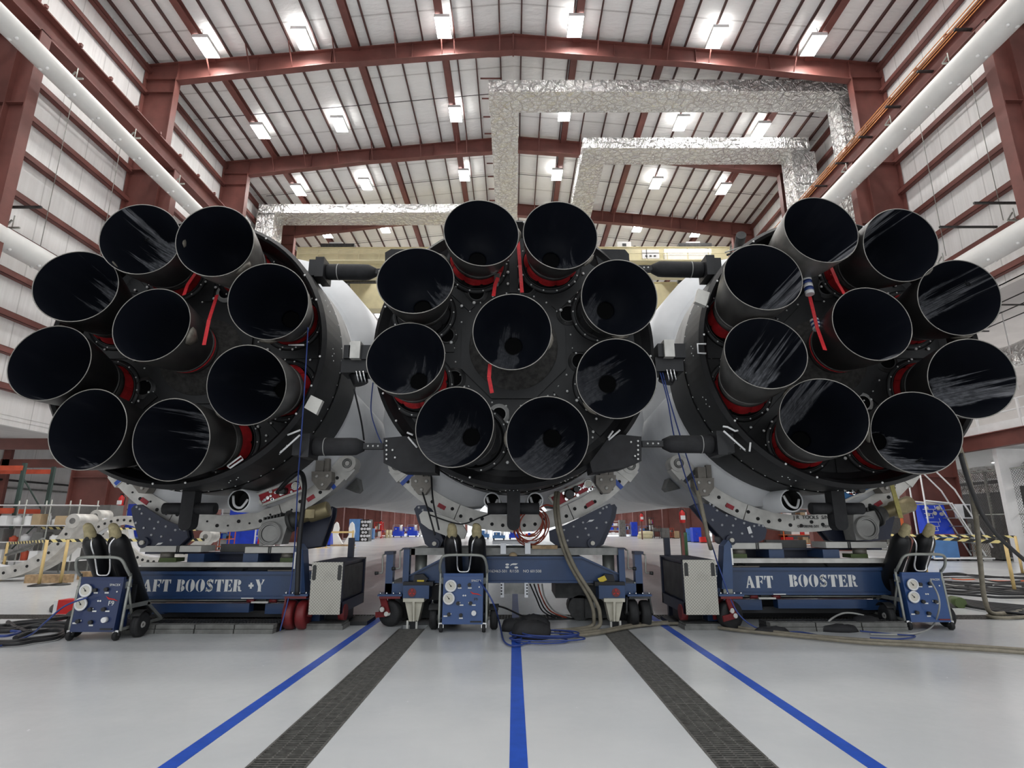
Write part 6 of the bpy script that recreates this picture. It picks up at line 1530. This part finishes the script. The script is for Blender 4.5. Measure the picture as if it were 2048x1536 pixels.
# ================================================================== CABLES
def cable(pts, r, mt, label, cat='cable', group=None, n=8, k=8): return tag(MB().tube(smooth_path(pts, k), r, n).build('cable' if cat == 'cable' else cat.replace(' ', '_'), mt), label, cat, group)
Zp = lambda a, b, z=.02: pZ(a, b, z)
cable([pY(1112, 985, 8.2), pY(1110, 1020, 8.0), pY(1118, 1070, 7.95), pY(1140, 1130, 7.95), pY(1178, 1195, 7.9), pY(1188, 1235, 7.9), Zp(1178, 1254, .03), Zp(1110, 1262, .03)], .026, 'tan_hose', 'tan hose dropping from the core panel to the floor, inner of two', 'hose', 'tan hoses')
cable([pY(1117, 985, 8.2), pY(1116, 1020, 7.98), pY(1125, 1072, 7.92), pY(1150, 1135, 7.9), pY(1190, 1200, 7.85), pY(1200, 1232, 7.85), Zp(1192, 1256, .03), Zp(1120, 1266, .03)], .026, 'tan_hose', 'tan hose dropping from the core panel to the floor, outer of two', 'hose', 'tan hoses')
cable([Zp(1150, 1272, .03), Zp(1210, 1264, .03), Zp(1275, 1252, .03), Zp(1340, 1247, .03), Zp(1400, 1250, .03), Zp(1470, 1260, .03), Zp(1530, 1266, .03), Zp(1620, 1275, .03), Zp(1720, 1285, .03), Zp(1850, 1292, .03), Zp(2000, 1302, .03), Zp(2120, 1312, .03)], .019, 'tan_hose', 'long tan hose along the floor to the right, nearer of two', 'hose', 'tan hoses', 8, 10)
cable([Zp(1140, 1268, .03), Zp(1205, 1261, .03), Zp(1270, 1249, .03), Zp(1345, 1244, .03), Zp(1420, 1246, .03), Zp(1500, 1258, .03), Zp(1600, 1269, .03), Zp(1720, 1279, .03), Zp(1850, 1286, .03), Zp(2000, 1296, .03), Zp(2120, 1304, .03)], .019, 'tan_hose', 'long tan hose along the floor to the right, farther of two', 'hose', 'tan hoses', 8, 10)
cable([pY(1915, 885, 6.9), pY(1935, 950, 7.3), pY(1950, 1020, 7.8), pY(1960, 1120, 8.3), pY(1970, 1200, 8.6), Zp(1990, 1228, .03), Zp(2060, 1220, .03)], .032, 'tan_hose', 'tan hose hanging from the lowest right engine bell to the floor', 'hose', 'tan hoses')
cable([pY(1920, 905, 7.0), pY(1945, 985, 7.5), pY(1985, 1060, 8.0), pY(2060, 1130, 8.4)], .028, 'cable_black', 'thick black cable hanging diagonally at the right edge', 'cable')
cable([pY(1390, 965, 8.1), pY(1402, 1010, 8.0), pY(1415, 1070, 8.0), pY(1422, 1098, 8.1)], .03, 'tan_hose', 'flat tan strap hose at the left of the right ring cradle', 'hose', 'tan hoses')
m = MB(); m.bar(pY(1776, 944, 8.15), pY(1802, 1036, 8.05), .06, .012, up=(0, 1, 0)); single(m, 'tie_strap', 'yellow_strap', 'yellow-green webbing strap over the right end of the right cradle', 'strap')
cable([pY(616, 655, 6.95), pY(610, 760, 6.95), pY(602, 880, 7.0), pY(596, 960, 7.4), pY(590, 1080, 7.9), pY(580, 1180, 7.8), Zp(560, 1262)], .009, 'blue_cable', 'thin blue cord hanging from the left booster to the floor', 'cord', 'blue cords')
cable([pY(555, 985, 8.3), pY(575, 962, 8.1), pY(600, 945, 7.95), pY(609, 968, 7.85), pY(606, 1010, 7.8), pY(599, 1080, 7.75), pY(594, 1190, 7.74)], .032, 'cable_black', 'thick black hose arching out of the left red panel and down the post', 'hose')
cable([pY(1320, 745, 7.3), pY(1335, 800, 7.4), pY(1350, 880, 7.6), pY(1380, 980, 8.0), pY(1420, 1080, 8.2), pY(1440, 1140, 7.8), pY(1475, 1225, 7.8), Zp(1530, 1262), Zp(1600, 1264), Zp(1660, 1276)], .009, 'blue_cable', 'blue cord from the right latch clamp down past the right cradle', 'cord', 'blue cords')
cable([pY(1325, 745, 7.3), pY(1342, 810, 7.4), pY(1366, 890, 7.6), pY(1395, 980, 8.0)], .009, 'blue_cable', 'second blue cord hanging beside the first at the right clamp', 'cord', 'blue cords')
cable([pY(708, 778, 7.4), pY(722, 840, 7.6), pY(728, 880, 7.8)], .012, 'cable_black', 'short black cable hanging in the gap left of the core', 'cable')
cable([pY(746, 765, 7.4), pY(742, 820, 7.6), pY(752, 860, 7.6), pY(765, 890, 7.6)], .008, 'blue_cable', 'thin blue cord in the gap left of the core', 'cord', 'blue cords')
cable([pY(845, 985, 8.2), pY(856, 1020, 8.0), pY(870, 1070, 7.9)], .012, 'cable_black', 'black cable down the left side of the core cradle', 'cable')
cable([pY(862, 945, 8.2), pY(866, 1000, 8.0), pY(878, 1060, 7.95)], .012, 'cable_black', 'second black cable down the left side of the core cradle', 'cable')
cable([pY(1000, 1020, 8.2), pY(960, 1035, 8.1), pY(920, 1048, 8.1), pY(860, 1030, 8.1)], .010, 'cable_black', 'thin black cable looping under the core left of the bracket', 'cable')
# red coil on the core cradle
m = MB(); rnd = random.Random(4)
for k in range(7):
    c = pY(1062 + rnd.uniform(-6, 6), 1050 + rnd.uniform(-6, 6), 8.38); a, b = .19 + rnd.uniform(-.04, .05), .22 + rnd.uniform(-.05, .05); ph = rnd.uniform(-.3, .3)
    m.tube([c + Vector((a * cos(t + ph), .015 * k - .05, b * sin(t))) for t in [2 * pi * j / 28 for j in range(28)]], .009, 6, 0, True)
tag(m.build('cable_coil', 'red_cable'), 'red-brown cable coil hanging on the core ring cradle', 'cable coil')
cable([pY(1075, 1018, 8.3), pY(1092, 1010, 8.3), pY(1108, 1012, 8.3), pY(1115, 1002, 8.33)], .012, 'red_cable', 'red-brown cable running from the coil to the red core panel', 'cable')
# blue coil and mats on the floor in the middle
m = MB(); rnd = random.Random(8)
for k in range(6):
    c = pZ(1094 + rnd.uniform(-18, 14), 1276 + rnd.uniform(-3, 5), .02); a, b = .36 + rnd.uniform(-.08, .10), .16 + rnd.uniform(-.03, .05)
    m.tube([c + Vector((a * cos(t), b * sin(t + rnd.uniform(-.02, .02)), .012 * k)) for t in [2 * pi * j / 36 for j in range(36)]], .0085, 6, 0, True)
tag(m.build('cable_coil', 'blue_cable'), 'loose blue hose coil on the floor below the core', 'cable coil')
cable([pY(958, 1162, 7.63), pY(975, 1185, 7.5), pY(990, 1215, 7.5), Zp(1000, 1250, .05), Zp(1008, 1282), Zp(1030, 1292), Zp(1060, 1284)], .010, 'blue_cable', 'blue hose from the middle gas cart to the floor coil', 'hose')
cable([pY(175, 1195, 7.05), pY(130, 1212, 7.0), pY(90, 1245, 6.9), Zp(60, 1270), Zp(0, 1292), Zp(-60, 1300)], .010, 'blue_cable', 'blue hose from the left gas cart running off to the left', 'hose')
cable([pY(1860, 1160, 7.8), pY(1876, 1190, 7.7), pY(1878, 1220, 7.7), Zp(1862, 1255), Zp(1820, 1268), Zp(1740, 1268)], .010, 'cable_grey', 'grey hose from the right gas cart down to the floor', 'hose')
cable([Zp(1720, 1262), Zp(1780, 1268), Zp(1830, 1272), Zp(1800, 1278), Zp(1740, 1276)], .009, 'blue_cable', 'blue hose loop on the floor before the right gas cart', 'hose')
cable([Zp(1655, 1256), pZ(1660, 1240, .12), pZ(1690, 1226, .18), pZ(1730, 1232, .14), Zp(1752, 1248)], .012, 'cable_grey', 'grey hose arching over the black pads by the right gas cart', 'hose')
cable([pY(993, 1212, 8.0), pY(1010, 1216, 8.0), Zp(1060, 1236), Zp(1130, 1238), Zp(1190, 1232)], .012, 'cable_black', 'black cable with a red plug on the floor under the core', 'cable')
for k in range(4): cable([pY(1060 + 8 * k, 1168, 8.4), pY(1072 + 6 * k, 1195, 8.5), pZ(1085 + 8 * k, 1222, .1), Zp(1110 + 12 * k, 1236)], .010, ('cable_black', 'cable_black', 'red_cable', 'cable_grey')[k], '%s cable drooping from the core transporter to the floor' % ('leftmost black', 'second black', 'red-brown', 'grey')[k], 'cable', 'cables under the core transporter')
def pad(cx, cy, a, b, h, label, rz=0., seed=1, mt='black_fabric'):
    c = pZ(cx, cy); rn = random.Random(seed); rs = []
    for z, k in ((0, .95), (h * .4, 1.), (h * .8, .8), (h, .35)):
        rs.append([Vector((c.x, c.y, z)) + Matrix.Rotation(rz, 3, 'Z') @ Vector((a * k * cos(t) * (1 + rn.uniform(-.10, .10)), b * k * sin(t) * (1 + rn.uniform(-.10, .10)), rn.uniform(-.01, .012) * (z > 0))) for t in [2 * pi * j / 16 for j in range(16)]])
    return tag(MB().rings(rs, 0, False, True, True).build('sand_bag', mt), label, 'sand bag', 'black sand bags on the hoses')
pad(1032, 1262, .20, .10, .15, 'black sand bag on the blue centre line, leftmost of three', .1, 1); pad(1066, 1257, .22, .10, .17, 'black sand bag on the blue coil, farthest of three', -.2, 2); pad(1062, 1277, .24, .12, .20, 'black sand bag on the blue coil, nearest of three', 0, 3)
pad(1543, 1267, .22, .07, .08, 'black sand bag weighing down the tan hoses at the right', 0, 4)
pad(1672, 1262, .28, .12, .09, 'flat black sand bag left of the right gas cart wheel', -.2, 5); pad(1735, 1258, .22, .12, .16, 'upright black sand bag beside the right gas cart wheel', .3, 6)
# hose bundles at both sides
HB = [((-40, 1246), (0, 1252), (30, 1246), (70, 1242), (110, 1238), (150, 1230)), ((-40, 1250), (10, 1258), (50, 1254), (90, 1248), (140, 1246)), ((-40, 1262), (20, 1262), (60, 1254), (110, 1252), (145, 1256)),
      ((-40, 1284), (20, 1284), (60, 1279), (110, 1272), (128, 1262), (100, 1260), (50, 1268), (30, 1276)), ((-40, 1288), (30, 1288), (70, 1282), (115, 1275), (132, 1264)), ((16, 1244), (30, 1254), (52, 1263), (60, 1262)), ((-40, 1270), (10, 1272), (40, 1264), (20, 1262)), ((-40, 1256), (20, 1250), (90, 1244), (150, 1248))]
for k, q in enumerate(HB): cable([Zp(a, b, .03) for a, b in q], (.028, .026, .024, .026, .02, .026, .016, .022)[k], 'cable_black' if k not in (6,) else 'blue_cable', 'blue hose lying among the black hoses left of the left gas cart' if k == 6 else 'black hose in the loose bundle on the floor left of the left gas cart', 'hose', 'hose bundle at the left')
cable([Zp(150, 1200, .05), pZ(130, 1206, .12), Zp(108, 1212, .04), Zp(104, 1220, .03), Zp(125, 1222, .03), Zp(150, 1218, .03)], .03, 'cable_black', 'looped black hose end behind the left gas cart', 'hose')
c = pZ(140, 1226); m = MB(); m.cbox((c.x, c.y, .10), (.26, .22, .20)); o = single(m, 'red_canister', 'bright_red', 'red and white canister standing behind the left gas cart', 'canister'); m = MB(); m.box(-.19, -.135, -.11, .11, 0, .19); m.build('white_side', 'white_paint', o, True)
rnd = random.Random(21)
for k in range(16):
    y0 = 1148 + k * 2.6 if k < 9 else 1166 + (k - 9) * 3.4
    x0 = 1878 if k < 9 else 1884
    mt = 'cable_black' if k not in (2, 4, 7) else ('orange_cable' if k == 2 else 'cable_grey')
    P_ = [(x0, y0), (x0 + 40, y0 + rnd.uniform(-3, 6)), (x0 + 75, y0 + rnd.uniform(0, 8)), (x0 + 120, y0 + rnd.uniform(0, 10)), (2070, y0 + rnd.uniform(3, 12))]
    cable([Zp(a, b, .03 + .02 * rnd.random()) for a, b in P_], .022 if mt == 'cable_black' else .014, mt, '%s hose in the heap on the right floor beyond the gas cart' % {'cable_black': 'black', 'orange_cable': 'orange', 'cable_grey': 'grey'}[mt], 'hose', 'hose heap at the right')
for k in range(6): cable([Zp(1915, 1198 + k * 2.2, .03), Zp(1960, 1204 + k * 2.5, .04), Zp(2010, 1209 + k * 3, .04), Zp(2070, 1214 + k * 3.2, .03)], .022, 'cable_black', 'black hose leaving the green sleeve at the right of the right cart', 'hose', 'hoses in the green sleeve')
a, b = Zp(1905, 1202, .08), Zp(1922, 1206, .08); single(MB().cyl(a, b, .085, n=14), 'cable_sleeve', 'green_paint', 'green sleeve gathering the black hoses right of the right cart', 'sleeve')
cable([Zp(2070, 1224, .03), Zp(2000, 1226, .03), Zp(1975, 1232, .03), Zp(2010, 1236, .03), Zp(2070, 1232, .03)], .022, 'tan_hose', 'tan hose loop on the floor at the right edge', 'hose', 'tan hoses')
c = pZ(1895, 1244); m = MB()
o = thing('spare_caster', 'large dark caster wheel with red fork behind the right gas cart', 'caster', (c.x, c.y + .3, 0))
m = MB(); m.cyl((-.04, 0, .17), (.04, 0, .17), .17, n=24); m.v = [Matrix.Rotation(.9, 3, 'Z') @ (v - Vector((0, 0, .17))) + Vector((0, 0, .17)) for v in m.v]; m.build('wheel', 'rubber', o, True)
m = MB(); m.cbox((-.06, -.02, .28), (.16, .1, .24)); m.build('fork', 'red_wheel', o, True)
